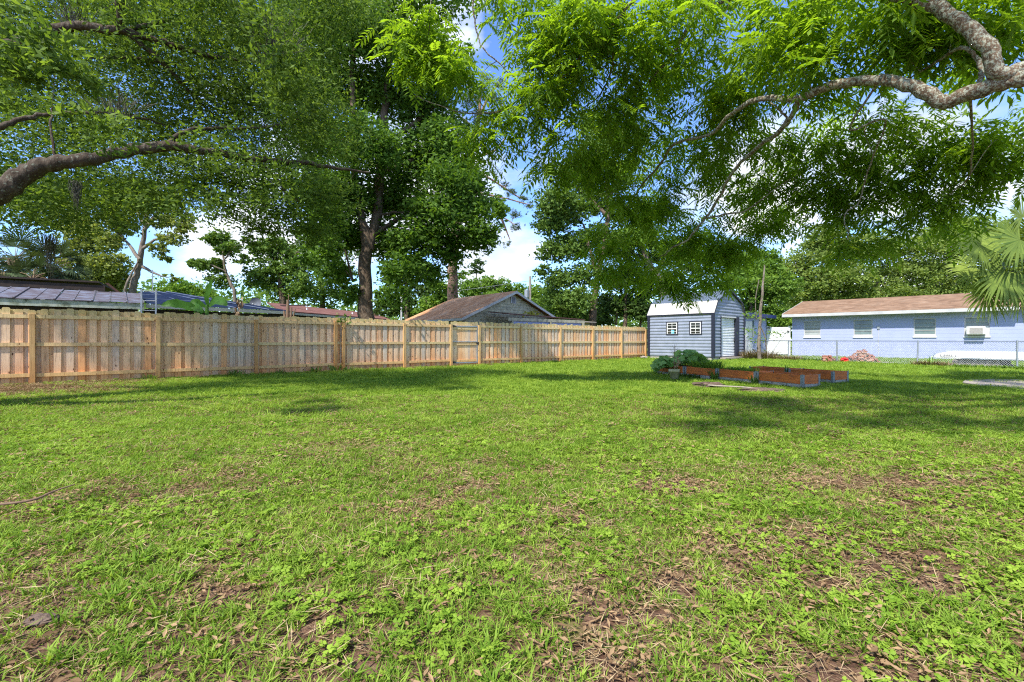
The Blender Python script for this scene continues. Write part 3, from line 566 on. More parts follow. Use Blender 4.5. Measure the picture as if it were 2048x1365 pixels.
# --- live oak (left foreground)
ob = np.array([-9.8, 6.2, 0.]); t = thing('live_oak_tree', 'dark live oak whose thick limb sweeps in from the left edge with hanging moss', 'tree', ob)
mb = MB(); sk = []
def OL(pts, ra, n=8, seg=5, wob=.01): limb(mb, [W(*p) - ob for p in pts], [q * .62 for q in ra], n, seg, wob, sk)
limb(mb, [np.array([-.3, 0, -.2]), np.array([-.2, 0, 1.0]), np.array([0, 0, 2.2]), np.array([.3, .3, 4.0]), np.array([.2, .8, 6.5])], [.62, .48, .42, .34, .24], 14, 5, 0, sk)
OL([(-450, 520, 6.2), (-250, 480, 6.25), (-120, 430, 6.3), (0, 385, 6.4), (40, 355, 6.5), (90, 332, 6.6), (150, 322, 6.7), (210, 312, 6.9), (270, 300, 7.1), (340, 292, 7.3), (400, 300, 7.6), (470, 312, 8.0), (530, 322, 8.3), (600, 325, 8.7), (660, 335, 9.1), (740, 345, 9.6)],
   [.34, .30, .27, .235, .20, .165, .15, .14, .13, .12, .10, .09, .082, .07, .055, .03], 14)
OL([(335, 288, 7.3), (355, 270, 7.4), (390, 258, 7.6), (450, 257, 7.9), (530, 255, 8.3), (590, 240, 8.8)], [.055, .055, .05, .045, .035, .02])
OL([(520, 325, 8.3), (545, 350, 8.4), (575, 385, 8.6), (600, 405, 8.8)], [.05, .045, .035, .02])
OL([(-500, 100, 6.8), (-200, 110, 6.9), (0, 95, 7), (120, 55, 7.2), (230, 60, 7.4), (300, 78, 7.6), (350, 92, 7.8), (400, 108, 8.1), (470, 120, 8.5), (560, 130, 9)], [.2, .17, .14, .115, .10, .085, .075, .062, .05, .03])
OL([(250, 62, 7.4), (290, 95, 7.6), (330, 130, 7.8), (365, 170, 8.1), (400, 205, 8.4), (430, 235, 8.8)], [.07, .062, .055, .045, .035, .02])
OL([(230, 62, 7.4), (280, 55, 7.7), (320, 42, 8), (340, 40, 8.2)], [.07, .06, .05, .03]); OL([(235, 0, 7.2), (215, -60, 7.2), (100, -150, 7)], [.06, .08, .1]); OL([(232, 60, 7.4), (238, 30, 7.3), (230, -20, 7.2)], [.06, .06, .06])
OL([(-300, 330, 6.6), (-120, 280, 6.8), (0, 255, 7), (50, 236, 7.2), (120, 227, 7.4), (200, 226, 7.7), (290, 240, 8.1), (340, 255, 8.4)], [.1, .085, .07, .055, .045, .04, .03, .016])
OL([(180, 115, 7.6), (280, 118, 7.9), (380, 135, 8.3), (440, 160, 8.7), (480, 178, 9)], [.04, .036, .03, .022, .012])
OL([(110, 330, 6.6), (105, 290, 6.65), (102, 240, 6.7), (105, 215, 6.8)], [.03, .026, .022, .012])
OL([(400, -120, 7.6), (440, -20, 7.6), (465, 5, 7.6), (500, 40, 7.7), (520, 80, 7.8), (530, 110, 7.8)], [.04, .03, .022, .016, .012, .006])
oblobs = []
r = np.random.default_rng(5)
def add_ob(px, py, Y, rad, n_): oblobs.append((W(px, py, Y), rad, n_))
for px in range(-120, 720, 95):
    for py in range(-45, 400, 85):
        if py > 300 and px > 560: continue
        dens = 1.0 if not (px > 420 and py > 330) else .6
        Y = r.uniform(7.9, 11.5) if py > 0 else r.uniform(7, 10); add_ob(px + r.uniform(-40, 40), py + r.uniform(-35, 35), Y, r.uniform(.8, 1.3), int(2900 * dens * r.uniform(.7, 1.3)))
for (px, py, Y, rad, n_) in ((40, 400, 8, .8, 1900), (130, 420, 9, .8, 1800), (230, 400, 9, .8, 1700), (320, 385, 9.5, .6, 1000), (330, 340, 8.6, .6, 900), (440, 400, 9, .5, 800), (480, 360, 8.8, .6, 1100), (420, 360, 8.8, .5, 800), (540, 420, 9.4, .65, 1400), (600, 440, 9.8, .7, 1500), (580, 370, 9, .8, 1800), (660, 400, 10, .7, 1600), (640, 470, 10.5, .5, 800), (520, 470, 9.8, .35, 500),
                             (60, 80, 4.6, .5, 700), (110, 130, 4.6, .4, 600), (30, 160, 4.5, .4, 500), (200, 250, 5.6, .4, 420), (560, 60, 6.6, .5, 700), (570, 130, 6.8, .5, 700), (560, 190, 7, .4, 600), (-40, 0, 5.5, .6, 500)): add_ob(px, py, Y, rad, n_)
C, T, O, K = clumps([(c - ob, rad, n_) for c, rad, n_ in oblobs], 26, r)
twigs(mb, K[::2], sk, .02, 3, .1, 3.0)
mb.build('trunk', M['bark_oak'], t)
V, Fc = leaf_quads(C, .088, .036, O, .5, .15, r); obj('crown', np_mesh('crown', V, Fc, M['lf_oak'], T), t)
def moss(px, py, Y, ln, wd, n_):
    r = np.random.default_rng(int(px)); c = W(px, py, Y) - ob; mb = MB()
    for _ in range(int(n_ * 2.5)):
        q = r.normal(0, wd, 2) * .7; l_ = ln * r.uniform(.35, 1); p = c + np.array([q[0], q[1], 0])
        P = [p + np.array([r.normal(0, .02), r.normal(0, .02), -l_ * k / 4]) + np.array([(c[0] - p[0]) * k / 6, (c[1] - p[1]) * k / 6, 0]) for k in range(5)]
        mb.tube(P, [.003, .005, .005, .004, .001], 3, cap=False)
    mb.build('hanging_moss', M['moss_hang'], t)
moss(152, 362, 6.7, .45, .05, 16); moss(548, 45, 7.8, .9, .35, 50); moss(100, 470, 9, .9, .12, 20); moss(235, 190, 7.4, .5, .3, 24); moss(150, 20, 7.4, .5, .3, 24)

# --- laurel oak in the centre, behind the fence
b = W(732, 680, 19); b[2] = 0
lim = [([b + [0, 0, -.2], W(732, 640, 19), W(731, 590, 19), W(730, 530, 19), W(735, 480, 19), W(722, 430, 19), W(710, 360, 19), W(706, 250, 19), W(704, 150, 19), W(712, 60, 19), W(715, -60, 19)], [.36, .31, .27, .24, .22, .15, .12, .11, .10, .09, .06]),
       ([W(738, 500, 19), W(752, 440, 19.2), W(757, 380, 19.3), W(760, 300, 19.5), W(772, 200, 19.6), W(778, 100, 19.6), W(776, 0, 19.6)], [.2, .2, .19, .17, .15, .12, .08]),
       ([W(756, 430, 19.2), W(800, 425, 19), W(860, 425, 18.6)], [.05, .04, .02]), ([W(757, 350, 19.2), W(850, 310, 19.8), W(930, 300, 20)], [.1, .06, .03]),
       ([W(706, 300, 19), W(640, 230, 18.6), W(590, 200, 18)], [.08, .05, .03]), ([W(762, 300, 19.5), W(880, 200, 20), W(900, 130, 20)], [.09, .06, .03]), ([W(705, 560, 19), W(690, 500, 18.6)], [.05, .03]), ([W(735, 480, 19), W(840, 420, 20), W(940, 450, 21)], [.1, .07, .03])]
bl = []
r = np.random.default_rng(15)
for (px, py, rad, n_) in ((620, -60, 2, 5000), (760, -60, 2.2, 6000), (880, -40, 2, 5000), (540, 60, 1.4, 3000), (640, 60, 1.8, 6500), (720, 60, 1.6, 6500), (810, 60, 1.8, 6500), (880, 130, 1.4, 4500), (600, 160, 1.6, 5500), (680, 170, 1.5, 5500), (760, 180, 1.6, 6000), (850, 220, 1.6, 6500), (900, 290, 1.4, 5000), (640, 280, 1.4, 5000), (730, 290, 1.5, 6000), (820, 320, 1.6, 6500), (900, 370, 1.4, 5000),
                          (640, 370, 1.3, 4200), (700, 390, 1.4, 4500), (790, 400, 1.5, 5500), (870, 440, 1.4, 5000), (940, 410, 1.2, 4200), (960, 470, 1.0, 3000), (930, 350, 1.0, 2500), (690, 470, 1.2, 3200), (770, 480, 1.2, 3200), (830, 490, 1.2, 3200), (900, 500, .9, 2200), (650, 440, 1.2, 2600), (670, 540, 1.0, 1800), (800, 540, 1.0, 1600), (860, 550, .8, 1000), (640, 500, .9, 1500), (985, 420, .7, 900), (700, 590, .6, 500), (790, 590, .8, 800)):
    bl.append((W(px, py, 19 + r.uniform(-1.4, 1.8)), rad * .92, int(n_ * .72)))
tree('laurel_oak_tree', 'tall dense dark green oak with forked trunk, straight behind the fence beside the garage roof', b, lim, bl, M['lf_laurel'], M['bark_mid'], .19, .10, 24, n=10, seed=3, tr=.03, maxlen=3, tfrac=3)

# --- background trees
def bg(name, label, base, trunk, rad, blobs, lm, bm, Y, L_=.2, Wd=.11, seed=1, group=None, cat='tree', dens=1., **kw):
    b = np.array([*W(base[0], HY, Y)[:2], 0.]); pts = [b - [0, 0, .2]] + [W(px, py, Y) for px, py in trunk[0]]
    lim = [(pts, list(np.linspace(rad, rad * .35, len(pts))))] + [([W(px, py, Y + random.uniform(-.6, .6)) for px, py in tk], list(np.linspace(rad * .45, rad * .12, len(tk)))) for tk in trunk[1:]]
    rr = np.random.default_rng(seed); s = Y / F
    bl = [(W(px, py, Y + rr.uniform(-1, 1) * rp * s * .8), rp * s * 1.28, int(n_ * dens * 1.8)) for (px, py, rp, n_) in blobs]
    return tree(name, label, b, lim, bl, lm, bm, L_ * 1.3, Wd * 1.45, 20, group, cat, seed=seed, wob=.03, tr=.05, n=7, **kw)
bg('sycamore_tree', 'pale leaning twin-trunked tree with sparse olive leaves behind the tin roof', (262, 0), ([(265, 590), (275, 540), (284, 500), (290, 450), (295, 415)], [(250, 640), (252, 580), (264, 545), (278, 520)], [(282, 500), (310, 480), (345, 470)], [(288, 460), (320, 420), (345, 400)], [(280, 520), (250, 480), (225, 460)], [(290, 450), (270, 420), (260, 400)], [(278, 530), (310, 548), (335, 556)]), .25,
   [(300, 400, 22, 420), (340, 405, 22, 380), (355, 440, 22, 420), (345, 475, 18, 300), (320, 500, 14, 180), (260, 410, 22, 420), (230, 440, 22, 420), (215, 480, 22, 460), (320, 440, 20, 320), (375, 460, 14, 180), (340, 555, 9, 70), (330, 520, 10, 90), (250, 455, 18, 280), (280, 375, 22, 380)], M['lf_olive'], M['palebark'], 30, .16, .10, 21)
bg('background_tree', 'yellow-green leafy tree right of the dark palm cluster', (183, 0), ([(184, 600), (180, 560), (176, 520)], [(180, 560), (200, 520), (215, 500)], [(178, 540), (160, 500), (150, 480)]), .3,
   [(180, 480, 34, 1500), (150, 520, 26, 900), (215, 530, 28, 1100), (190, 560, 28, 900), (160, 440, 24, 700), (225, 580, 26, 700), (240, 560, 20, 500), (100, 430, 30, 800), (50, 400, 34, 900), (120, 390, 34, 900)], M['lf_olive'], M['palebark'], 33, .17, .10, 22)
bg('background_tree', 'thin crooked tree with tufted flat tiers of leaves above the blue roof', (470, 0), ([(470, 600), (462, 570), (450, 540), (446, 500), (440, 470)], [(452, 545), (420, 530), (395, 530)], [(448, 520), (470, 495), (490, 485)], [(446, 500), (430, 485), (415, 480)]), .15,
   [(440, 475, 16, 460), (420, 480, 12, 260), (465, 495, 14, 340), (400, 530, 14, 380), (430, 530, 15, 400), (450, 500, 16, 380), (380, 528, 8, 120), (490, 480, 8, 120), (440, 560, 20, 420), (485, 520, 12, 200)], M['lf_mid'], M['palebark'], 36, .17, .11, 23)
bg('background_tree', 'mid-green round-leaved tree between the crooked tree and the big oak trunk', (565, 0), ([(565, 600), (560, 560), (550, 520), (545, 490)], [(558, 550), (590, 510), (610, 500)]), .3,
   [(540, 490, 22, 620), (515, 500, 14, 260), (570, 500, 24, 700), (545, 535, 28, 900), (590, 540, 26, 800), (520, 560, 24, 600), (570, 580, 28, 800), (610, 570, 24, 700), (620, 520, 20, 400), (500, 545, 10, 120)], M['lf_mid'], M['bark_mid'], 38, .19, .12, 24)
bg('background_tree', 'pale grey-green tree showing behind the forked oak trunk', (640, 0), ([(645, 600), (640, 550), (630, 500)], [(640, 560), (670, 520), (690, 500)]), .3,
   [(640, 500, 28, 700), (670, 540, 28, 800), (650, 590, 28, 700), (700, 590, 24, 500), (690, 500, 24, 500), (610, 470, 20, 300)], M['lf_mid'], M['bark_mid'], 42, .20, .12, 25)
bg('background_tree', 'tree with dark and olive foliage between the two tall trunks', (810, 0), ([(815, 620), (812, 580), (820, 540)], [(812, 590), (840, 560), (860, 550)]), .28,
   [(790, 560, 26, 700), (830, 540, 26, 700), (850, 580, 24, 700), (800, 605, 24, 700), (840, 620, 24, 600), (770, 620, 22, 500), (860, 540, 16, 260)], M['lf_dark'], M['bark_mid'], 36, .18, .11, 26)
bg('background_tree', 'low yellow-green tree line bush in the gap above the blue roof', (350, 0), ([(350, 610), (345, 585)], [(345, 600), (370, 580)]), .3,
   [(340, 580, 20, 600), (375, 578, 22, 700), (320, 600, 20, 500), (400, 592, 22, 700), (360, 602, 20, 500), (425, 600, 20, 500)], M['lf_bright'], M['bark_mid'], 48, .20, .13, 27)
bg('background_tree', 'bright lime bush rising left of the garage roof', (870, 0), ([(870, 640), (868, 610)], [(868, 620), (850, 600)]), .2,
   [(865, 610, 20, 800), (845, 625, 16, 500), (885, 600, 18, 600), (880, 575, 14, 300), (900, 625, 18, 500)], M['lf_bright'], M['bark_mid'], 32, .16, .10, 28)
bg('background_tree', 'bright green tree showing above the garage ridge', (960, 0), ([(960, 620), (955, 590), (950, 570)], [(956, 600), (990, 575)]), .3,
   [(940, 575, 20, 700), (975, 570, 18, 600), (1005, 575, 18, 600), (1030, 585, 16, 500), (950, 600, 22, 700), (990, 600, 22, 700), (925, 550, 10, 160), (1060, 590, 16, 400)], M['lf_bright'], M['bark_mid'], 46, .19, .12, 29)
bg('background_tree', 'small far conifer-like treetop rising over the garage ridge', (955, 0), ([(955, 600), (954, 560), (953, 530)],), .12,
   [(953, 530, 12, 260), (945, 545, 8, 100), (962, 542, 8, 100)], M['lf_dark'], M['bark_mid'], 60, .22, .12, 30)
bg('background_tree', 'bright treetops right of the utility pole', (1090, 0), ([(1090, 640), (1085, 600)], [(1086, 610), (1110, 590)]), .3,
   [(1085, 585, 18, 500), (1100, 610, 20, 600), (1075, 610, 16, 450), (1130, 595, 18, 450), (1140, 625, 20, 500)], M['lf_bright'], M['bark_mid'], 44, .18, .12, 31)
# pine
b = W(905, 680, 30); b[2] = 0
lim = [([b - [0, 0, .2], W(905, 640, 30), W(905, 560, 30), W(908, 500, 30), W(918, 420, 30), W(935, 340, 30), W(955, 250, 30), (W(962, 180, 30))], [.42, .36, .33, .3, .26, .2, .14, .06])]
for pts in ([(935, 340), (985, 360), (1030, 390), (1050, 400)], [(930, 370), (970, 400), (1000, 430), (1030, 450)], [(950, 270), (990, 230), (1010, 200)], [(950, 260), (915, 230), (900, 210)], [(955, 240), (980, 190), (1000, 165)], [(940, 320), (990, 300), (1015, 270)], [(930, 380), (1000, 395), (1060, 410)], [(958, 210), (940, 180), (925, 165)], [(1000, 430), (1020, 480)], [(920, 420), (890, 400), (870, 390)]):
    lim.append(([W(px, py, 30 + random.uniform(-.7, .7)) for px, py in pts], list(np.linspace(.09, .025, len(pts)))))
bl = [(W(px, py, 30 + random.uniform(-1, 1)), rp * 30 / F, n_) for px, py, rp, n_ in ((960, 185, 20, 900), (935, 200, 18, 700), (985, 200, 18, 700), (1000, 170, 14, 400), (910, 225, 14, 400), (960, 230, 20, 600), (990, 240, 16, 400), (1010, 260, 12, 260), (925, 260, 14, 300), (1045, 400, 12, 300), (1020, 385, 12, 300), (1060, 412, 10, 200), (1030, 430, 14, 350), (1000, 420, 12, 220), (1035, 455, 12, 260), (1010, 370, 10, 180), (1015, 490, 10, 140), (985, 350, 10, 150), (940, 300, 12, 160), (975, 155, 14, 300), (930, 150, 10, 150))]
t = tree('pine_tree', 'tall sparse pine with needle tufts on bare boughs, rising from behind the garage', b, lim, bl, M['lf_pine'], M['bark_pine'], .20, .035, 14, n=8, seed=33, tr=.03, maxlen=3)
vb = MB()      # vine leaves on the pine's trunk
C = np.concatenate([W(905 + 2 * math.sin(q), 640 - q * 22, 30)[None] - b + rng.normal(0, .2, (80, 3)) * [1, 1, 1.4] + [0.15, -.25, 0] for q in range(6)])
V, Fc = leaf_quads(C, .14, .10, None, .2, .2); obj('climbing_vine', np_mesh('climbing_vine', V, Fc, M['lf_dark'], rng.random(len(C))), t)
# right-centre trees
bg('background_tree', 'tall leafy tree with vine-hung brown trunk behind the fence left of the shed', (1185, 0), ([(1185, 640), (1190, 590), (1197, 540), (1210, 480), (1216, 420), (1212, 350)], [(1195, 550), (1180, 500), (1170, 460), (1150, 430)], [(1212, 430), (1160, 380), (1130, 365)], [(1214, 400), (1250, 350)], [(1190, 600), (1160, 590), (1140, 575)]), .32,
   [(1110, 400, 30, 1000), (1150, 350, 34, 1300), (1190, 300, 34, 1200), (1220, 260, 30, 800), (1100, 450, 28, 1000), (1140, 420, 34, 1300), (1190, 400, 34, 1200), (1230, 350, 34, 1300), (1110, 500, 28, 1000), (1150, 490, 30, 1000), (1200, 470, 30, 900), (1120, 560, 28, 900), (1110, 610, 26, 800), (1150, 600, 28, 900), (1170, 550, 26, 700), (1150, 640, 24, 600), (1240, 420, 26, 700), (1180, 250, 26, 500), (1085, 540, 12, 200), (1260, 280, 30, 700)], M['lf_mid'], M['bark_mid'], 34, .19, .115, 34, dens=.95)
bg('background_tree', 'shaded dark undergrowth tree filling the space beside the shed', (1250, 0), ([(1250, 640), (1252, 590), (1255, 540)], [(1280, 660), (1282, 600), (1275, 560)], [(1232, 650), (1236, 600)]), .2,
   [(1230, 560, 28, 900), (1270, 550, 28, 900), (1220, 610, 26, 900), (1260, 610, 28, 1000), (1285, 620, 22, 700), (1235, 500, 26, 700), (1280, 510, 26, 600), (1200, 640, 20, 500), (1290, 580, 20, 500), (1330, 560, 30, 700), (1380, 540, 30, 700)], M['lf_dark'], M['bark_mid'], 36, .18, .11, 35)
bg('background_tree', 'leaning tree with thick pale trunk rising behind the shed roof', (1350, 0), ([(1340, 640), (1328, 590), (1312, 550), (1295, 520), (1285, 490)], [(1312, 555), (1322, 530), (1330, 510)]), .42,
   [(1290, 470, 30, 900), (1330, 500, 30, 900), (1250, 480, 26, 600), (1380, 500, 34, 900), (1430, 520, 34, 900), (1470, 560, 28, 700), (1420, 590, 20, 400), (1500, 530, 30, 800), (1300, 420, 34, 700)], M['lf_bright'], M['palebark'], 33, .2, .10, 36)
RT = 'trees growing behind the blue house'
bg('background_tree', 'lime green tree with drooping sprays directly right of the shed roof', (1500, 0), ([(1500, 650), (1500, 600), (1498, 550)], [(1500, 600), (1530, 560)]), .2,
   [(1500, 600, 24, 900), (1540, 590, 26, 900), (1500, 560, 26, 900), (1540, 550, 26, 900), (1530, 520, 22, 600), (1570, 570, 24, 800), (1500, 640, 20, 600), (1550, 630, 24, 700), (1565, 650, 18, 500), (1480, 520, 20, 500)], M['lf_bright'], M['bark_mid'], 38, .19, .12, 41, RT)
bg('background_tree', 'tall light green tree above the left gable of the blue house', (1620, 0), ([(1620, 620), (1615, 570), (1605, 520)], [(1615, 580), (1650, 540)], [(1612, 560), (1590, 530)]), .35,
   [(1590, 540, 28, 1100), (1620, 510, 28, 1100), (1650, 490, 28, 1100), (1590, 590, 26, 900), (1640, 560, 30, 1200), (1610, 600, 26, 700), (1670, 540, 26, 900), (1665, 580, 24, 700), (1640, 470, 20, 500), (1560, 545, 18, 400)], M['lf_far'], M['bark_mid'], 46, .21, .13, 42, RT)
bg('background_tree', 'olive green tree over the middle of the blue house roof', (1760, 0), ([(1745, 620), (1750, 580), (1760, 540)], [(1750, 590), (1780, 560), (1800, 545)], [(1748, 590), (1720, 560)]), .35,
   [(1700, 500, 28, 1000), (1740, 490, 30, 1100), (1710, 550, 30, 1100), (1760, 540, 32, 1200), (1690, 590, 24, 700), (1735, 590, 26, 700), (1780, 500, 26, 800), (1790, 580, 26, 800), (1810, 545, 26, 800), (1680, 460, 22, 500)], M['lf_far'], M['bark_mid'], 45, .20, .12, 43, RT)
bg('background_tree', 'green tree between the olive tree and the fan palm', (1860, 0), ([(1850, 620), (1855, 570), (1870, 520)], [(1853, 590), (1890, 550)]), .35,
   [(1840, 500, 30, 1100), (1880, 480, 32, 1200), (1850, 550, 30, 1100), (1890, 540, 32, 1200), (1830, 590, 26, 800), (1880, 590, 26, 900), (1920, 500, 32, 1100), (1930, 560, 30, 1000), (1900, 450, 26, 700), (1950, 460, 30, 900)], M['lf_far'], M['bark_mid'], 45, .20, .12, 44, RT)
bg('background_tree', 'pale yellow-green tree behind the fan palm at the right edge', (1990, 0), ([(1990, 620), (1990, 560), (1985, 500)], [(1990, 570), (2020, 520)]), .35,
   [(1970, 490, 32, 1100), (2010, 470, 32, 1100), (2040, 520, 32, 1100), (1980, 550, 32, 1000), (2020, 580, 30, 900), (2070, 480, 34, 900), (2080, 560, 34, 800)], M['lf_far'], M['bark_mid'], 46, .21, .13, 45, RT)
# a low far hedge of trees that closes the horizon
r = np.random.default_rng(99); C = []; T = []
for q in range(900):
    a = r.uniform(-62, 62); D = r.uniform(62, 80); h = r.uniform(1.0, 6.6); c = np.array([D * math.sin(R(a)), D * math.cos(R(a)), h]); k = 46
    C.append(c + r.normal(0, 1, (k, 3)) * [1.5, 1.5, 1.0]); T.append(np.clip(r.normal(.5, .2) + r.normal(0, .15, k), 0, 1))
C = np.concatenate(C); C[:, 2] = np.abs(C[:, 2]) + .2; V, Fc = leaf_quads(C, .62, .42, None, .4, .1, r)
o = obj('distant_woods', np_mesh('distant_woods', V, Fc, M['lf_mid'], np.concatenate(T))); tag(o, 'far-off belt of green woods closing the view beyond the houses', 'woods', kind='stuff')

# palms
def fan(C, T, L2, c, d, rad, r, base_t=.5, nf=34, cup=.35, nv=None):
    """one fan leaf: leaflets as folded strips radiating about direction d from c"""
    d = d / np.linalg.norm(d); s = np.cross(d, [0, 0, 1.]); s /= np.linalg.norm(s) + 1e-9; u = np.cross(s, d)
    s, u = s * math.cos(.3) + u * math.sin(.3) * r.choice([-1, 1]), u
    if nv is not None: s = np.cross(d, nv); s /= np.linalg.norm(s); u = np.cross(s, d)
    for k in range(nf):
        a = (k / (nf - 1) - .5) * 4.1 + r.normal(0, .03); ln = rad * (1 - .22 * abs(a) / 2) * r.uniform(.85, 1.05)
        v = d * math.cos(a) + s * math.sin(a); v = v + u * cup * .3
        p = np.array([0, 0, -1.]); w = rad * .028; side = np.cross(v, u); side /= np.linalg.norm(side) + 1e-9
        P0, P1, P2, P3 = c, c + v * ln * .5, c + v * ln * .8 + p * ln * .04, c + v * ln * 1.0 + p * ln * .15
        b0 = [P0, P1 - side * w, P1 + side * w]; q0 = [P0, P0, P1 + side * w, P1 - side * w]
        for A, B, wa, wb in ((P0, P1, .15, 1), (P1, P2, 1, .7), (P2, P3, .7, .05)):
            C.append([A - side * w * wa, A + side * w * wa, B + side * w * wb, B - side * w * wb]); T.append(np.clip(base_t + r.normal(0, .12), 0, 1))
def palm(label, base, top, n_, rad, trunk_r, mat, seed, stalk=1.1, dead=6, extra=()):
    r = np.random.default_rng(seed); base = np.array(base); t = thing('fan_palm', label, 'palm tree', base); top = np.array(top) - base
    mb = MB(); mb.tube([np.array([0, 0, -.1]), top * .35, top * .7, top], [trunk_r * 1.2, trunk_r, trunk_r, trunk_r * 1.1], 14); mb.build('trunk', M['bark_mid'], t)
    Q, T, D, TD = [], [], [], []; st = MB(); ga = 2.39996
    for k in range(n_ + dead):
        az = k * ga + r.normal(0, .15); el = 1.25 - 2.15 * (k / (n_ + dead)) ** .8
        d = np.array([math.cos(az) * math.cos(el), math.sin(az) * math.cos(el), math.sin(el)]); sl = stalk * r.uniform(.75, 1.1)
        c = top + d * sl + np.array([0, 0, -.12 * sl]); st.tube([top, top + d * sl * .5 + [0, 0, .05], c], [.018, .015, .012], 4, cap=False)
        dd = d + np.array([0, 0, -.35 - .3 * (k / n_)]); isd = k >= n_
        fan(D if isd else Q, TD if isd else T, None, c, dd, rad * r.uniform(.8, 1.1) * (.75 if isd else 1), r, .5 + r.normal(0, .15))
    st.build('leaf_stalks', M['lf_mid'] if False else M['thatch'], t)
    for (q1, rd, dv, nv) in extra:
        q1 = np.array(q1) - base; st.tube([top, (top + q1) / 2 + [0, 0, .1], q1], [.018, .015, .012], 4, cap=False); fan(Q, T, None, q1, np.array(dv, float), rd, r, .55 + r.normal(0, .15), 38, nv=np.array(nv, float))
    for nm, q, tt, m_ in (('fan_leaves', Q, T, mat), ('dead_leaves', D, TD, M['thatch'])):
        if q: V = np.array(q).reshape(-1, 3); obj(nm, np_mesh(nm, V, np.arange(len(V)).reshape(-1, 4), m_, tt), t)
    return t
palm('sunlit fan palm with drooping yellow-green fans in front of the blue house', (*W(2125, 680, 11.5)[:2], 0), W(2120, 515, 11.5), 22, 1.0, .2, M['lf_palm'], 4, 1.0, 5,
     [(W(1962, 490, 10.9), .78, (-.6, 0, -.15), (.2, -1, .3)), (W(2040, 480, 10.8), .95, (-.8, -.1, -.3), (.1, -1, .4)), (W(1975, 580, 11.2), .85, (-.5, 0, -.8), (.2, -1, .2)), (W(2010, 545, 10.9), 1.0, (-.7, -.1, -.6), (-.2, -1, .3)), (W(2045, 435, 11), .7, (-.3, 0, .9), (.3, -1, .1)),
      (W(2040, 570, 11.0), .85, (-.3, 0, -1), (.1, -1, .1)), (W(1955, 540, 11.6), .8, (-.9, 0, -.5), (.1, -.8, .6)), (W(2000, 500, 11.6), .9, (-.9, 0, .1), (0, -.8, .6))])
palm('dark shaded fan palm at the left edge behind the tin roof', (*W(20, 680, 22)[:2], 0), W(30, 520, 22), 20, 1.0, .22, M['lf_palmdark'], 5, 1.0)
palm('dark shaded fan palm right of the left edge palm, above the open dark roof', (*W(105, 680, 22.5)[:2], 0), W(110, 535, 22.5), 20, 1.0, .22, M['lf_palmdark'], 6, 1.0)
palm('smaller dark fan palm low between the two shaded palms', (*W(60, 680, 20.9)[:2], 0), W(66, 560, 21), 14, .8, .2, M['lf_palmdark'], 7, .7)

# ------------------------------------------------------------------ wooden fence
def picket_mesh(w, h, th=.017):
    c = .028
    pr = [(-w / 2, 0), (w / 2, 0), (w / 2, h - c), (w / 2 - c * .45, h - c * .3), (w / 2 - c, h), (-w / 2 + c, h), (-w / 2 + c * .45, h - c * .3), (-w / 2, h - c)]
    return MB().slab([(x, 0, z) for x, z in pr], (0, -th, 0)).mesh('picket', M['picket'])
BAY = 2.44; fz = math.atan2(FU[1], FU[0])
fence = thing('wooden_fence', 'long six-foot fence of dog-eared pine boards with three rails along the left and back', 'fence', (F0[0], F0[1], 0), fz)
PM = [picket_mesh(.14, 1.80), picket_mesh(.14, 1.785), picket_mesh(.138, 1.815), picket_mesh(.136, 1.79)]
gate_a, gate_b = 4.95 * BAY, 5.49 * BAY
posts = [-1 * BAY, 0, BAY, 2 * BAY, 3 * BAY, 3.11 * BAY, 4.07 * BAY, 4.925 * BAY, 5.52 * BAY, 6.5 * BAY, 7.56 * BAY, 8.58 * BAY, 9.6 * BAY, 10.57 * BAY]
pm = MB().bx(-.048, .048, -.048, .048, 0, 1.70).mesh('post', M['post'])
for i, p in enumerate(posts): obj('post', pm, fence, (p, -.075, 0), (random.gauss(0, .006), random.gauss(0, .008), random.choice([0, math.pi / 2])))
for a, b in zip(posts[:-1], posts[1:]):
    if abs(b - a - .595 * BAY) < .01 and a > 4.9 * BAY: continue
    if b - a < 1: 
        pass
    for z in (1.64, .955, .22):
        L_ = b - a - .1
        rm = MB().bx(-L_ / 2, L_ / 2, -.019, .019, -.044, .044).mesh('rail', M['rail'])
        obj('rail', rm, fence, ((a + b) / 2, -.052, z + random.gauss(0, .006)), (0, random.gauss(0, .0025), 0))
x = -1.0 * BAY + .2; k = 0; end = 10.6 * BAY
while x < end:                     # boards overlap: far ones close the gaps between near ones
    if not (gate_a - .1 < x < gate_b + .08):
        near = k % 2 == 0
        o = obj('picket', PM[random.randrange(4)], fence, (x, -.012 if near else .022, .03 + random.gauss(0, .012)), (0, random.gauss(0, .006), 0))
    x += .112 + random.gauss(0, .005); k += 1
gate = thing('wooden_gate', 'narrow board gate on a galvanised frame with black hinges and latch in the wooden fence', 'gate', (F0[0] + FU[0] * gate_a, F0[1] + FU[1] * gate_a, 0), fz)
gw = gate_b - gate_a; x = .06
while x < gw: obj('picket', PM[random.randrange(4)], gate, (x, .012, .03)); x += .138
for z in (1.55, .9, .2):
    obj('rail', MB().bx(.07, gw - .03, -.034, -.008, z - .045, z + .045).mesh('rail', M['rail']), gate)
fm = MB(); fm.bx(.0, .045, -.05, -.015, .1, 1.66).bx(gw - .045, gw, -.05, -.015, .1, 1.66).bx(.047, gw - .047, -.05, -.015, 1.62, 1.66).bx(.047, gw - .047, -.05, -.015, .98, 1.01).bx(.047, gw - .047, -.05, -.015, .1, .14)
fm.build('gate_frame', M['galv'], gate)
for z in (1.64, .15): MB().slab([(-.08, -.055, z - .05), (.0, -.055, z - .055), (.22, -.055, z - .012), (.22, -.055, z + .012), (.0, -.055, z + .055), (-.08, -.055, z + .05)], (0, -.012, 0)).build('hinge', M['black'], gate)
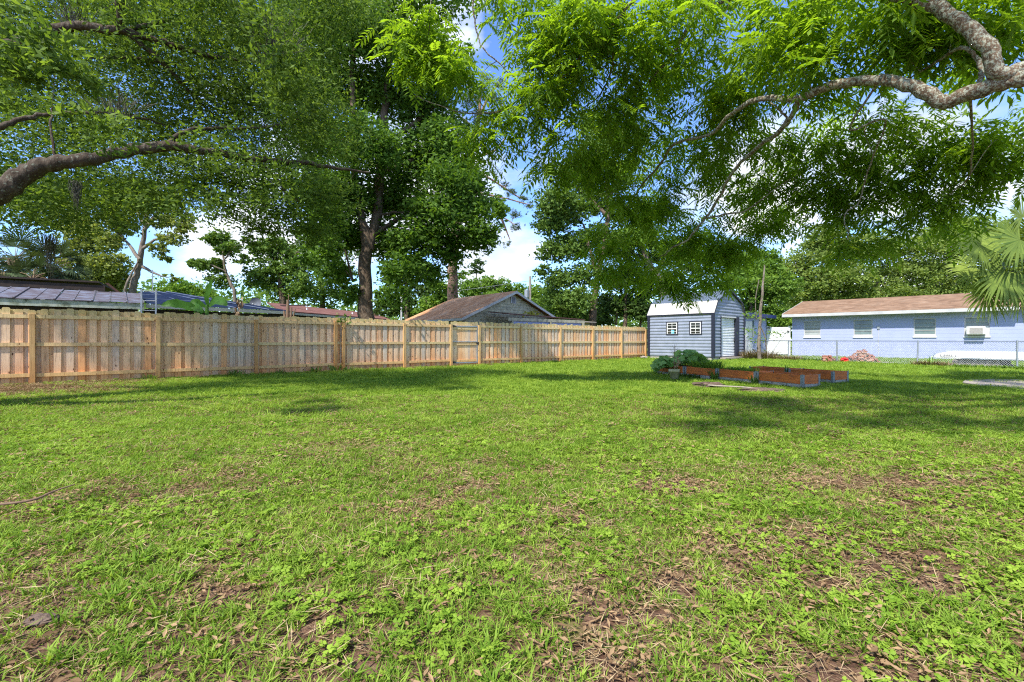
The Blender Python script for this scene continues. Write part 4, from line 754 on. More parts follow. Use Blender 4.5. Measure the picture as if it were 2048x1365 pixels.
MB().bx(gw - .09, gw + .07, -.075, -.052, .90, .96).bx(gw - .01, gw + .03, -.1, -.075, .88, .98).build('latch', M['black'], gate)

# ------------------------------------------------------------------ shed
sh = thing('garden_shed', 'small grey-blue metal shed with barn roof, two windows and white roll-up door', 'shed', (10.53, 24.6, 0), math.atan2(.676, .738))
# local: x = along gable (0..3.95), y = along side to the far left (0..3.74)
SW, SL, EZ, KZ, AZ = 3.95, 3.74, 2.50, 3.12, 3.78; KX = .42
def halfw(z):   # left profile x at height z
    if z < EZ: return 0.
    if z < KZ: return KX * (z - EZ) / (KZ - EZ)
    return KX + (SW / 2 - KX) * (z - KZ) / (AZ - KZ)
pitch = .172; z0 = .14
gwall = MB(); side = MB(); back = MB()
D0, D1, DZ = .88, 3.22, 2.34
z = z0
while z < AZ - .02:
    z1 = min(z + pitch, AZ - .01); prof = [(z, .002), (z + (z1 - z) * .12, .016), (z + (z1 - z) * .45, .034), (z + (z1 - z) * .85, .020), (z1, .002)]
    for (za, oa), (zb, ob_) in zip(prof[:-1], prof[1:]):
        xa, xb = halfw(za), halfw(zb)
        spans = [((xa, xb), (SW - xa, SW - xb))] if zb > DZ else [((xa, xb), (D0, D0)), ((D1, D1), (SW - xa, SW - xb))]
        for (l0, l1), (r0, r1) in spans:
            gwall.add([(l0, -oa, za), (r0, -oa, za), (r1, -ob_, zb), (l1, -ob_, zb)], [(0, 1, 2, 3)])
            if zb <= AZ: back.add([(l0, SL + oa, za), (l1, SL + ob_, zb), (r1, SL + ob_, zb), (r0, SL + oa, za)], [(0, 1, 2, 3)])
        if zb <= EZ + .03:
            side.add([(-oa, 0, za), (-ob_, 0, zb), (-ob_, SL, zb), (-oa, SL, za)], [(0, 1, 2, 3)])
            side.add([(SW + oa, 0, za), (SW + oa, SL, za), (SW + ob_, SL, zb), (SW + ob_, 0, zb)], [(0, 1, 2, 3)])
    z = z1
gwall.build('gable_wall', M['siding'], sh); side.build('side_wall', M['siding'], sh); back.build('back_wall', M['siding'], sh)
core = MB().bx(.03, SW - .03, .45, SL - .02, .05, EZ).build('wall_lining', M['darkwood'], sh)
MB().bx(.02, SW - .02, .02, SL - .02, .0, .13).build('skid_base', M['block'], sh)
def roof_panel(p0, p1, mat, nm, over=.12):
    (x0, zz0), (x1, zz1) = p0, p1; m = MB(); n_ = 34; L_ = SL + 2 * over; dx, dz = x1 - x0, zz1 - zz0; ln = math.hypot(dx, dz); nx, nz_ = -dz / ln, dx / ln
    if nz_ < 0: nx, nz_ = -nx, -nz_
    ys = []; 
    for k in range(n_):
        y0 = -over + L_ * k / n_; w = L_ / n_; ys += [(y0, 0), (y0 + w * .55, 0), (y0 + w * .68, .022), (y0 + w * .87, .022)]
    ys.append((SL + over, 0))
    vs = []
    for (yy, h) in ys: vs += [(x0 + nx * h, yy, zz0 + nz_ * h), (x1 + nx * h, yy, zz1 + nz_ * h)]
    m.add(vs, [(2 * i, 2 * i + 1, 2 * i + 3, 2 * i + 2) for i in range(len(ys) - 1)])
    return m.build(nm, mat, sh)
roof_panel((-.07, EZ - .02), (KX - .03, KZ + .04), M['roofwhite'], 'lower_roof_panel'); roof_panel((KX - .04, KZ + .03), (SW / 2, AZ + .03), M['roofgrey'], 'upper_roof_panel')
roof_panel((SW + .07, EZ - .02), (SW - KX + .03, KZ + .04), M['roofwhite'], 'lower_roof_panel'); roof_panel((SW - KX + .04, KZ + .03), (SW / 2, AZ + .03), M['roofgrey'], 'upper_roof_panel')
tr = MB()
pf = [(-.07, EZ - .04), (KX - .05, KZ + .02), (SW / 2, AZ + .02), (SW - KX + .05, KZ + .02), (SW + .07, EZ - .04)]
for yy in (-.13, SL + .10):
    for a_, b_ in zip(pf[:-1], pf[1:]): tr.slab([(a_[0], yy, a_[1] - .05), (b_[0], yy, b_[1] - .05), (b_[0], yy, b_[1] + .05), (a_[0], yy, a_[1] + .05)], (0, .03, 0))
tr.build('rake_trim', M['navy'], sh)
for (cx, cy) in ((0, 0), (SW, 0), (0, SL), (SW, SL)): MB().box((cx + (-.012 if cx == 0 else .012), cy + (-.012 if cy == 0 else .012), (EZ + .1) / 2), (.14, .14, EZ - .12)).build('corner_trim', M['navy'], sh)
MB().bx(-.075, -.045, -.05, SL + .05, EZ - .07, EZ - .005).build('eave_trim', M['navy'], sh)
dr = MB(); nd = 24
for k in range(nd):
    za = .16 + (DZ - .22) * k / nd; zb = .16 + (DZ - .22) * (k + 1) / nd
    dr.add([(D0 + .06, .10, za), (2.86, .10, za), (2.86, .07, (za + zb) / 2), (D0 + .06, .07, (za + zb) / 2), (2.86, .10, zb), (D0 + .06, .10, zb)], [(0, 1, 2, 3), (3, 2, 4, 5)])
d_ = dr.build('roll_up_door', M['door'], sh); MB().bx(2.72, 2.80, .02, .06, 1.02, 1.10).build('door_handle', M['black'], d_)
MB().bx(D0 - .04, D0 + .05, -.045, .12, .12, DZ + .02).build('door_jamb', M['navy'], sh); MB().bx(2.86, D1 + .04, -.045, .12, .12, DZ + .02).build('door_jamb', M['navy'], sh)
MB().bx(D0 + .052, 2.858, -.04, .12, DZ - .05, DZ + .015).build('door_header', M['white'], sh)
MB().bx(D0 - .1, D1 + .1, -.32, -.04, .04, .12).build('threshold', M['slab'], sh)
def shed_window(y0, y1, z0_, z1_, cy=False):
    w = MB(); X = -.052
    def fr(m, y0, y1, z0, z1, t, x0, x1):
        m.bx(x0, x1, y0, y0 + t, z0, z1).bx(x0, x1, y1 - t, y1, z0, z1).bx(x0, x1, y0 + t + .001, y1 - t - .001, z1 - t, z1).bx(x0, x1, y0 + t + .001, y1 - t - .001, z0, z0 + t); return m
    f = fr(MB(), y0 - .05, y1 + .05, z0_ - .005, z1_ + .05, .045, X - .005, -.01).build('window', M['navy'], sh)
    fr(MB(), y0, y1, z0_, z1_, .05, X, -.012).bx(X - .004, -.014, y0 + .051, y1 - .051, (z0_ + z1_) / 2 - .025, (z0_ + z1_) / 2 + .025).build('window_frame', M['white'], f)
    ym = (y0 + y1) / 2; m = MB().bx(X + .004, -.016, ym - .012, ym + .012, z0_ + .051, (z0_ + z1_) / 2 - .026).bx(X + .004, -.016, ym - .012, ym + .012, (z0_ + z1_) / 2 + .026, z1_ - .051)
    for q in (.25, .75): m.bx(X + .008, -.018, y0 + .052, y1 - .052, z0_ + (z1_ - z0_) * q - .01, z0_ + (z1_ - z0_) * q + .01)
    m.build('muntin', M['white'], f)
    for (a_, b_) in ((z0_ + .05, (z0_ + z1_) / 2 - .026), ((z0_ + z1_) / 2 + .026, z1_ - .05)):
        for (c_, e_) in ((y0 + .05, ym - .012), (ym + .012, y1 - .05)): MB().bx(-.036, -.03, c_, e_, a_, b_).build('pane', M['glass'], f)
    if cy: MB().bx(-.040, -.037, y0 + .18, y0 + .36, z0_ + .06, z0_ + .26).build('blue_item', M['cyan'], f)
def side_y(px): # position along the shed's side for a photo column
    k = (px - CX) / F; return (10.53 - k * 24.6) / (.676 + k * .738)
shed_window(side_y(1402.5), side_y(1381), 1.36, 2.03); shed_window(side_y(1355), side_y(1334.5), 1.36, 2.03, True)

# ------------------------------------------------------------------ blue house
HU = np.array([.70, -.714]); HN = np.array([.714, .70]); hl = np.linalg.norm(HU)
hs = thing('blue_house', 'long low pale blue block house with pinkish-brown shingle roof on the right', 'house', (18.8, 31.5, 0), math.atan2(HU[1], HU[0]))
def hx(px):
    k = (px - CX) / F; return (k * 31.5 - 18.8) / (.70 + k * .714)
HL, HD = 17.5, 8.6
holes = [(hx(1608), hx(1641)), (hx(1707), hx(1745)), (hx(1827), hx(1872)), (hx(1928.5), hx(1980))]
wz0, wz1 = 1.27, 2.30
wm = MB(); xs = [0] + [v for h in holes for v in h] + [HL]
for i in range(len(xs) - 1):
    x0, x1 = xs[i], xs[i + 1]
    if i % 2 == 0: wm.add([(x0, 0, 0), (x1, 0, 0), (x1, 0, 2.75), (x0, 0, 2.75)], [(0, 1, 2, 3)])
    else:
        wm.add([(x0, 0, 0), (x1, 0, 0), (x1, 0, wz0), (x0, 0, wz0)], [(0, 1, 2, 3)]); wm.add([(x0, 0, wz1), (x1, 0, wz1), (x1, 0, 2.75), (x0, 0, 2.75)], [(0, 1, 2, 3)])
        wm.add([(x0, 0, wz0), (x1, 0, wz0), (x1, .1, wz0), (x0, .1, wz0)], [(0, 1, 2, 3)]); wm.add([(x0, .1, wz1), (x1, .1, wz1), (x1, 0, wz1), (x0, 0, wz1)], [(0, 1, 2, 3)])
        wm.add([(x0, 0, wz0), (x0, .1, wz0), (x0, .1, wz1), (x0, 0, wz1)], [(0, 1, 2, 3)]); wm.add([(x1, 0, wz0), (x1, 0, wz1), (x1, .1, wz1), (x1, .1, wz0)], [(0, 1, 2, 3)])
RZ = 3.80
wm.add([(0, 0, 0), (0, 0, 2.75), (0, HD / 2, RZ - .06), (0, HD, 2.75), (0, HD, 0)], [(0, 1, 2, 3, 4)]); wm.add([(HL, 0, 0), (HL, HD, 0), (HL, HD, 2.75), (HL, HD / 2, RZ - .06), (HL, 0, 2.75)], [(0, 1, 2, 3, 4)])
wm.add([(0, HD, 0), (HL, HD, 0), (HL, HD, 2.75), (0, HD, 2.75)], [(0, 1, 2, 3)])
wm.build('wall', M['wallblue'], hs)
cj = MB()          # block joints as thin recessed-looking proud lines are left to relief; a few courses drawn as real ledges
for k in range(1, 13):
    zz = k * .203
    for i in range(0, len(xs) - 1):
        if i % 2 == 1 and wz0 - .02 < zz < wz1 + .02: continue
        cj.bx(xs[i] + .001, xs[i + 1] - .001, -.004, .001, zz - .004, zz + .004)
cj.build('block_courses', M['wallblue'], hs)
OV = .62
rf = MB(); e0, e1 = -.42, 10.35
sl = (RZ - 2.66) / (HD / 2)
def roofpl(x0, x1): rf.slab([(x0, -OV, 2.66 + .06), (x1, -OV, 2.66 + .06), (x1, HD / 2, RZ + .04), (x0, HD / 2, RZ + .04)], (0, 0, .07)); rf.slab([(x0, HD / 2, RZ + .04), (x1, HD / 2, RZ + .04), (x1, HD + OV, 2.72), (x0, HD + OV, 2.72)], (0, 0, .07))
roofpl(e0, HL + .4); roof_o = rf.build('roof', M['shingle'], hs)
MB().bx(e0, e1, -OV - .03, -OV, 2.58, 2.76).build('fascia', M['fascia'], hs); MB().bx(e0, e1, -OV + .001, -.002, 2.57, 2.60).build('soffit', M['fascia'], hs)
MB().slab([(e0 - .03, -OV, 2.60), (e0 - .03, HD / 2, RZ - .04), (e0 - .03, HD / 2, RZ + .12), (e0 - .03, -OV, 2.80)], (.03, 0, 0)).build('rake_board', M['fascia'], hs)
# cross gable at the right end
gx0, gx1 = e1 + .02, 17.2; gm = (gx0 + gx1) / 2; gp = 3.95
cg = MB().add([(gx0 + .3, -.01, 2.4), (gx1 - .3, -.01, 2.4), (gm, -.01, gp - .1)], [(0, 1, 2)]); cg.build('gable_wall', M['wallblue'], hs)
cr = MB(); cr.slab([(gx0 - .05, -.3, 2.62), (gm, -.3, gp), (gm, HD / 2, gp), (gx0 - .05, HD / 2, 2.62)], (0, 0, .07)); cr.slab([(gm, -.3, gp), (gx1, -.3, 2.62), (gx1, HD / 2, 2.62), (gm, HD / 2, gp)], (0, 0, .07)); cr.build('gable_roof', M['shingle'], hs)
MB().slab([(gx0 - .05, -.33, 2.55), (gm, -.33, gp - .07), (gm, -.33, gp + .06), (gx0 - .05, -.33, 2.68)], (0, .028, 0)).build('rake_board', M['fascia'], hs)
for i, (x0, x1) in enumerate(holes):
    w = MB().bx(x0 + .001, x0 + .05, .02, .07, wz0, wz1).bx(x1 - .05, x1 - .001, .02, .07, wz0, wz1).bx(x0 + .051, x1 - .051, .02, .07, wz1 - .05, wz1 - .001).bx(x0 + .051, x1 - .051, .02, .07, wz0 + .001, wz0 + .05).build('window', M['fascia'], hs)
    MB().bx(x0 - .03, x1 + .03, -.06, .018, wz0 - .07, wz0 - .002).build('sill', M['white'], w)
    MB().bx(x0 + .01, x1 - .01, .09, .098, wz0 + .01, wz1 - .01).build('backing', M['glass'] if i != 0 else M['glass_pale'], w)
    n_ = 4; zb0 = wz0 + .12; top_only = i == 3
    for k in range(n_):
        za = zb0 + (wz1 - .06 - zb0) * k / n_; zc = zb0 + (wz1 - .06 - zb0) * (k + 1) / n_
        if top_only and k < 2: continue
        mat = [M['glass_pale'], M['glass_green'], M['glass_green'], M['glass_green']][i]
        MB().slab([(x0 + .055, .03, za + .02), (x1 - .055, .03, za + .02), (x1 - .055, .055, zc - .012), (x0 + .055, .055, zc - .012)], (0, .006, 0)).build('pane', mat, w)
        MB().bx(x0 + .052, x1 - .052, .018, .04, za - .006, za + .014).build('sash_bar', M['fascia'], w)
    if not top_only: MB().bx(x0 + .052, x1 - .052, .022, .05, wz0 + .052, zb0 - .01).build('lower_rail', M['white'], w)
x0, x1 = holes[3]
MB().bx(x0 + .052, x1 - .052, .03, .05, wz0 + .052, 1.80).build('filler_panel', M['white'], hs)
ac = thing('window_air_conditioner', 'white boxy air conditioner with tan grille in the fourth house window', 'air conditioner', tuple(np.array([18.8, 31.5, 0]) + np.array([*(HU * ((x0 + x1) / 2) / hl), 1.36])), math.atan2(HU[1], HU[0]))
MB().bx(-.40, .33, -.42, .02, 0, .42).build('casing', M['white'], ac, bevel=.015); MB().bx(-.28, .23, -.432, -.424, .05, .37).build('grille', M['ac_grille'], ac)
for k in range(9): MB().bx(-.27, .22, -.44, -.434, .07 + k * .032, .078 + k * .032).build('grille_slat', M['fascia'], ac)
xm = hx(1757); MB().bx(xm - .06, xm + .06, -.06, -.002, 1.72, 1.92).build('meter_box', M['galv'], hs); MB().bx(xm - .01, xm + .01, -.03, -.006, .0, 1.718).build('conduit', M['fascia'], hs)
MB().bx(.12, .17, -.1, -.002, 2.02, 2.07).build('wall_lamp', M['fascia'], hs)

# small blue outbuilding and vinyl gate
oh = thing('blue_outbuilding', 'small pale blue building with navy roof edge between the shed and the white gate', 'outbuilding', (14.2, 28.95, 0), math.atan2(.70, .714))
MB().bx(0, 4.45, 0, 4, 0, 2.62).build('wall', M['wallblue'], oh)
MB().bx(-.1, 5.1, -.4, 4.3, 2.62, 2.70).build('roof', M['roofgrey'], oh); MB().bx(-.1, 5.1, -.44, -.402, 2.52, 2.74).build('fascia', M['navyfascia'], oh)
d_ = MB().bx(.5, 1.65, -.03, -.002, .1, 2.25).build('door', M['white'], oh); MB().bx(1.66, 1.95, -.04, -.002, 1.25, 2.3).build('window', M['glass_green'], oh)
MB().bx(.55, 1.6, -.05, -.031, 1.25, 1.28).build('door_rail', M['fascia'], d_)
vg = thing('vinyl_gate', 'tall white vinyl gate with diagonal brace between the outbuilding and the blue house', 'gate', (17.35, 32.0, 0), math.atan2(31.5 - 32.0, 18.8 - 17.35))
gl = 1.50
for k in range(7): MB().bx(.12 + k * .165, .12 + k * .165 + .162, .01, .03, .08, 1.9).build('plank', M['white'], vg)
MB().bx(0, .115, -.03, .07, 0, 2.0).build('post', M['white'], vg); MB().bx(gl - .2, gl - .08, -.03, .07, 0, 2.0).build('post', M['white'], vg)
MB().bx(.12, gl - .21, -.02, .009, 1.75, 1.93).bx(.12, gl - .21, -.02, .009, .1, .25).build('rail', M['white'], vg)
MB().slab([(.2, -.024, .25), (.32, -.024, .25), (gl - .22, -.024, 1.75), (gl - .34, -.024, 1.75)], (0, .03, 0)).build('brace', M['white'], vg)
MB().bx(.03, .2, -.05, -.031, 1.84, 1.92).build('hinge', M['black'], vg); MB().bx(gl - .26, gl - .14, -.06, -.031, 1.58, 1.66).build('latch', M['black'], vg)

# ------------------------------------------------------------------ chain-link fence
cf = thing('chain_link_fence', 'waist-high galvanised chain-link fence running from the shed to the right', 'fence', (C0[0], C0[1], 0), math.atan2(CU[1], CU[0]))
cp = [.15, 2.6, 5.05, 8.25, 11.25, 14.3]; CHh = 1.03
for p in cp: obj('post', MB().tube([(0, 0, 0), (0, 0, CHh + .03)], .03, 10).mesh('post', M['galv']), cf, (p, 0, 0), (random.gauss(0, .03), random.gauss(0, .02), 0))
MB().tube([(0, 0, CHh), (14.6, 0, CHh)], .02, 8).build('top_rail', M['galv'], cf)
mv, mf = [], []; st = .075; wv = .0032; k = 0
def wire(x0, z0, x1, z1, y):
    b = len(mv); dx, dz = x1 - x0, z1 - z0; l_ = math.hypot(dx, dz) + 1e-9; nx, nz_ = -dz / l_ * wv, dx / l_ * wv
    mv.extend([(x0 + nx, y, z0 + nz_), (x1 + nx, y, z1 + nz_), (x1 - nx, y, z1 - nz_), (x0 - nx, y, z0 - nz_), (x0, y + wv * 1.4, z0), (x1, y + wv * 1.4, z1)])
    mf.extend([(b, b + 1, b + 2, b + 3), (b + 3, b + 2, b + 5, b + 4), (b + 4, b + 5, b + 1, b)])
xx = -1.0
while xx < 14.5:
    a0, a1 = max(xx, 0), min(xx + CHh - .03, 14.5); wire(a0, .03 + a0 - xx, a1, .03 + a1 - xx, .03)
    wire(a0, CHh - (a0 - xx), a1, CHh - (a1 - xx), .026); xx += st
obj('wire_mesh', np_mesh('wire_mesh', mv, mf, M['galv']), cf)

# ------------------------------------------------------------------ things behind the chain-link fence
def on_ground(px, Y): return np.array([(px - CX) / F * Y, Y, 0.])
bm_ = MB().box((0, 0, 0), (.20, .095, .06)).mesh('brick', M['brick']); bm2 = MB().box((0, 0, 0), (.20, .095, .06)).mesh('brick', M['brick_b'])
def brick_heap(label, c, rows, group=None, rz=0., jit=.02):
    h = thing('brick_pile', label, 'brick pile', c, rz, group)
    z = .03
    for (x0, x1, d) in rows:
        x = x0
        while x < x1 - .1:
            for q in range(d):
                obj('brick', random.choice([bm_, bm_, bm2]), h, (x + .1 + random.gauss(0, jit), (q - (d - 1) / 2) * .11 + random.gauss(0, jit), z + random.gauss(0, .003)), (random.gauss(0, .06), random.gauss(0, .06), random.gauss(0, .12) + (0 if random.random() < .7 else 1.57)))
            x += .215
        z += .062
    return h
brick_heap('big stepped heap of reclaimed red bricks against the fence, in front of the blue house', on_ground(1722, 22.6), [(-.72, .72, 3), (-.66, .68, 3), (-.62, .62, 3), (-.55, .60, 3), (-.46, .52, 2), (-.40, .46, 2), (-.30, .40, 2), (-.22, .22, 2), (-.14, .20, 1), (-.02, .20, 1)], rz=-.5)
brick_heap('small neat stack of orange-red bricks left of the leaning fence post', on_ground(1654, 22.9), [(-.22, .22, 2)] * 5, rz=-.4, jit=.004)
brick_heap('small tumbled stack of dark bricks just right of the leaning fence post', on_ground(1667, 23.2), [(-.22, .22, 2), (-.2, .2, 2), (-.1, .2, 1)], rz=-.7)
def lump(name, label, cat, c, dims, mat, seed, sharp=.3, n=10):
    r = np.random.default_rng(seed); vs = []; 
    for i in range(n + 1):
        for j in range(12):
            th = math.pi * i / n; ph = 2 * math.pi * j / 12; q = 1 + r.normal(0, sharp)
            vs.append((dims[0] * q * math.sin(th) * math.cos(ph), dims[1] * q * math.sin(th) * math.sin(ph), dims[2] * (1 + math.cos(th) * q) / 1))
    fs = [(i * 12 + j, i * 12 + (j + 1) % 12, (i + 1) * 12 + (j + 1) % 12, (i + 1) * 12 + j) for i in range(n) for j in range(12)]
    o = MB().add(vs, fs).build(name, mat, None, loc=tuple(c)); return tag(o, label, cat)
lump('red_plastic_bag', 'crumpled bright red plastic lying at the left foot of the brick heap', 'plastic', on_ground(1689, 22.2), (.17, .12, .11), M['red'], 3, .28)
lump('pale_stone', 'larger flat pale stone on the grass right of the brick heap', 'stone', on_ground(1772, 21.6), (.26, .14, .03), M['slab'], 4, .12)
lump('pale_stone', 'thinner flat pale stone farther right of the brick heap', 'stone', on_ground(1793, 21.2), (.20, .10, .02), M['slab'], 5, .12)
lump('fieldstone', 'flat grey-pink stone lying by the left foot of the shed', 'stone', on_ground(1288, 27.0), (.22, .2, .07), M['slab'], 6, .15)
# boat on log rounds
bdir = math.atan2(CU[1], CU[0]); B0 = on_ground(1862, 20.2)
bt = thing('upturned_boat', 'white fibreglass boat lying upside down on stacked log rounds behind the chain-link fence', 'boat', B0 + [0, 0, .30], bdir)
hb = MB(); ns = 18; secs = []
for k in range(ns + 1):
    u = k / ns; x = 4.6 * u; bw = .60 * min(1, (u / .28)) ** .6 * (1 - .08 * u) + .01; hh = (.30 * min(1, (u / .16)) ** .55 + .02); base = .02 * math.exp(-u * 6)
    secs.append([(x, -bw, base), (x + .0, -bw * 1.0, base + .035), (x, -bw * .96, base + .04), (x, -bw * .86, hh * .72), (x, -bw * .55, hh * .95), (x, 0, hh), (x, bw * .55, hh * .95), (x, bw * .86, hh * .72), (x, bw * .96, base + .04), (x, bw, base + .035), (x, bw, base)])
vs = [p for s_ in secs for p in s_]; m_ = 11
hb.add(vs, [(i * m_ + j, (i + 1) * m_ + j, (i + 1) * m_ + j + 1, i * m_ + j + 1) for i in range(ns) for j in range(m_ - 1)]); hb.add(secs[-1], [tuple(range(m_))]); hb.build('hull', M['boat'], bt)
MB().tube([(x_, y_ - .012, z_ + .055) for (x_, y_, z_) in [s_[1] for s_ in secs[2:]]], .012, 6).build('gunwale_seam', M['fascia'], bt)
fc = bpy.data.curves.new('registration_number', 'FONT'); fc.body = 'L 6443  L'; fc.size = .15; fc.extrude = .001; fc.materials.append(M['black'])
tmp = bpy.data.objects.new('text', fc); tm = bpy.data.meshes.new_from_object(tmp); bpy.data.objects.remove(tmp); fo = link(bpy.data.objects.new('registration_number', tm)); fo.parent = bt; fo['kind'] = 'stuff'; fo.location = (.55, -.60, .08); fo.rotation_euler = (R(80), 0, R(-3))
lg = MB().tube([(0, -.5, 0), (0, .5, 0)], .098, 14, sm=False).mesh('log_round', M['logend'])
cnt = 0; places = [('under the bow', 0), ('', 1)]
names_t = ['first log round from the bow, upper row under the boat', 'second log round from the bow, upper row', 'third log round from the bow, upper row', 'fourth log round from the bow, upper row', 'fifth log round from the bow, upper row', 'sixth log round from the bow, upper row', 'seventh log round from the bow, upper row, at the stern end of it']
names_b = ['first log round from the bow, half sunk lower row', 'second log round from the bow, half sunk lower row', 'third log round from the bow, half sunk lower row', 'fourth log round from the bow, half sunk lower row', 'fifth log round from the bow, half sunk lower row', 'sixth log round from the bow, half sunk lower row', 'seventh log round from the bow, half sunk lower row', 'eighth log round from the bow, half sunk lower row']
for k, nm in enumerate(names_t):
    o = obj('log_round', lg, None, tuple(B0 + np.array([*(CU * (1.0 + k * .205)), .195])), (0, 0, bdir)); tag(o, nm, 'log', 'log rounds under the boat')
for k, nm in enumerate(names_b):
    o = obj('log_round', lg, None, tuple(B0 + np.array([*(CU * (.9 + k * .205)), .03])), (0, 0, bdir)); tag(o, nm, 'log', 'log rounds under the boat')
# concrete slab
sp = [G(1930, 762), G(1990, 760), G(2080, 762), G(2090, 778), G(2040, 779), G(1960, 773), G(1925, 767)]
o = MB().slab([tuple(p + [0, 0, -.02]) for p in sp], (0, 0, .045)).build('concrete_slab', M['slab']); tag(o, 'low pale concrete slab set in the grass at the right edge', 'slab')

# ------------------------------------------------------------------ raised beds
def bed(label, corner, fill, seed):
    a = math.atan2(.922, -.386); bd = thing('raised_bed', label, 'raised bed', corner, a, 'orange timber raised beds')
    # local x runs away along the row, local y to the left (towards the camera's left) -> bed lies at y<0
    Lb, Wb, zb, zt = 1.17, .57, .09, .29; th = .022
    MB().bx(.03, Lb - .03, -th, 0, zb, zt).build('side_board', M['orange'], bd); MB().bx(.03, Lb - .03, -Wb, -Wb + th, zb, zt).build('side_board', M['orange'], bd)
    MB().bx(0, th, -Wb + .03, -.03, zb, zt).build('end_board', M['orange'], bd); MB().bx(Lb - th, Lb, -Wb + .03, -.03, zb, zt).build('end_board', M['orange'], bd)
    for (x_, y_, sx, sy) in ((0, 0, 1, -1), (Lb, 0, -1, -1), (0, -Wb, 1, 1), (Lb, -Wb, -1, 1)):
        MB().bx(x_ + sx * .004, x_ + sx * .055, y_ - sy * .004, y_ - sy * .0005, zb - .07, zt + .005).bx(x_ - sx * .004, x_ - sx * .0005, y_ + sy * .004, y_ + sy * .055, zb - .07, zt + .005).tube([(x_, y_, zb - .07), (x_, y_, zt + .02)], .008, 6).build('corner_hinge', M['zinc'], bd)
    MB().bx(.03, Lb - .03, -Wb + .03, -.03, .01, zt - fill).build('soil', M['soil'], bd)
    for k in range(3): MB().bx(.02 + k * .385, .02 + k * .385 + .37, -.09, -.012, -.02, zb - .003).build('block', M['block'], bd)
    for k in range(2): MB().bx(.01, .10, -.09 - (k + 1) * .22, -.1 - k * .22 + .0, -.02, zb - .003).build('block', M['block'], bd)
    return bd
rowA = np.array([6.44, 10.4, 0]); dA = np.array([-.386, .922, 0])
labA = ['nearest raised bed of the front row, bare sandy soil inside', 'second raised bed of the front row, weeds sprouting along its board', 'third raised bed of the front row, full of tall grassy greens', 'farthest raised bed of the front row, overflowing with squash leaves']
labB = ['near raised bed of the rear row, empty, beside the open lawn', 'far raised bed of the rear row, half hidden behind the front row']
for k in range(4): bed(labA[k], rowA + dA * 1.21 * k, [.05, .05, .03, .03][k], k)
rowB = np.array([7.87, 11.5, 0])
for k in range(2): bed(labB[k], rowB + dA * 1.24 * k, .05, 10 + k)
# squash plants
def disc_leaf(mbv, mbf, T, c, rad, nrm, r):
    nrm = nrm / np.linalg.norm(nrm); a = np.cross(nrm, [0, 0, 1.] if abs(nrm[2]) < .9 else [1., 0, 0]); a /= np.linalg.norm(a); b = np.cross(nrm, a); n_ = 10; b0 = len(mbv); ph = r.uniform(0, 6.28)
    mbv.append(c - nrm * rad * .22)
    for k in range(n_):
        w = ph + 2 * math.pi * k / n_; q = rad * (1 + .14 * math.cos(5 * w) + r.normal(0, .04)) * (.45 if k == 0 else 1); mbv.append(c + q * (math.cos(w) * a + math.sin(w) * b) + nrm * r.normal(0, rad * .06))
    tt = np.clip(r.normal(.5, .22), 0, 1)
    for k in range(n_): mbf.append((b0, b0 + 1 + k, b0 + 1 + (k + 1) % n_)); T.append(tt)
def squash(label, px0, px1, Y, top, n_, seed, group):
    r = np.random.default_rng(seed); c0 = on_ground((px0 + px1) / 2, Y); w = (px1 - px0) / 2 / F * Y; t = thing('squash_plant', label, 'plant', c0, group=group)
    vs, fs, T = [], [], []; st = MB()
    for _ in range(n_):
        x = r.uniform(-1, 1); y = r.uniform(-.32, .32); zt = .26 + (top - .26) * (1 - x * x * .75) * r.uniform(.25, 1); c = np.array([x * w, y - .05, zt])
        if abs(x) > .8: c[2] = r.uniform(.15, .45)
        disc_leaf(vs, fs, T, c, r.uniform(.09, .155), np.array([r.normal(0, .4) + x * .5, -.5 + r.normal(0, .4), 1.]), r); st.tube([np.array([x * w * .6, y * .5, .22]), (np.array([x * w * .8, y * .8, zt * .7])), c - [0, 0, .01]], [.009, .007, .005], 5, cap=False)
    st.build('stems', M['lf_squash'], t); obj('leaves', np_mesh('leaves', vs, fs, M['lf_squash'], T), t)
squash('broad-leaved squash plant spilling over the left end of the far bed', 1308, 1352, 14.3, .55, 55, 1, 'squash plants in the far bed'); squash('taller squash plant heaped behind the cream pot, right of the first', 1345, 1412, 14.5, .74, 95, 2, 'squash plants in the far bed')
def weeds(name, label, centres, h, w, n_, mat, seed, cat='plant', group=None, lean=.5, nb=None):
    r = np.random.default_rng(seed); V, Fc, T = [], [], []; c0 = np.mean([c for c in centres], axis=0); c0 = np.array([c0[0], c0[1], 0.])
    for c in centres:
        for _ in range(n_):
            a = r.uniform(0, 6.28); q = w * math.sqrt(r.random()); p0 = np.array(c) - c0 + [q * math.cos(a), q * math.sin(a), 0]; d = np.array([math.cos(a + r.normal(0, .8)), math.sin(a + r.normal(0, .8)), 0]); hh = h * r.uniform(.4, 1.15); s_ = np.array([-d[1], d[0], 0]) * r.uniform(.006, .013)
            p1 = p0 + d * hh * lean * .4 + [0, 0, hh * .6]; p2 = p0 + d * hh * lean + [0, 0, hh * r.uniform(.7, 1)]; b = len(V); V += [p0 - s_, p0 + s_, p1 + s_, p1 - s_, p2 + s_ * .2, p2 - s_ * .2]; Fc += [(b, b + 1, b + 2, b + 3), (b + 3, b + 2, b + 4, b + 5)]; t_ = np.clip(r.normal(.5, .25), 0, 1); T += [t_, t_]
    o = obj(name, np_mesh(name, V, Fc, mat, T), None, tuple(c0)); return tag(o, label, cat, group)
def along(a, b, n_): return [np.array(a) + (np.array(b) - np.array(a)) * (k + .5) / n_ for k in range(n_)]
pA = rowA + dA * 2.5; nA = np.array([.922, .386, 0])
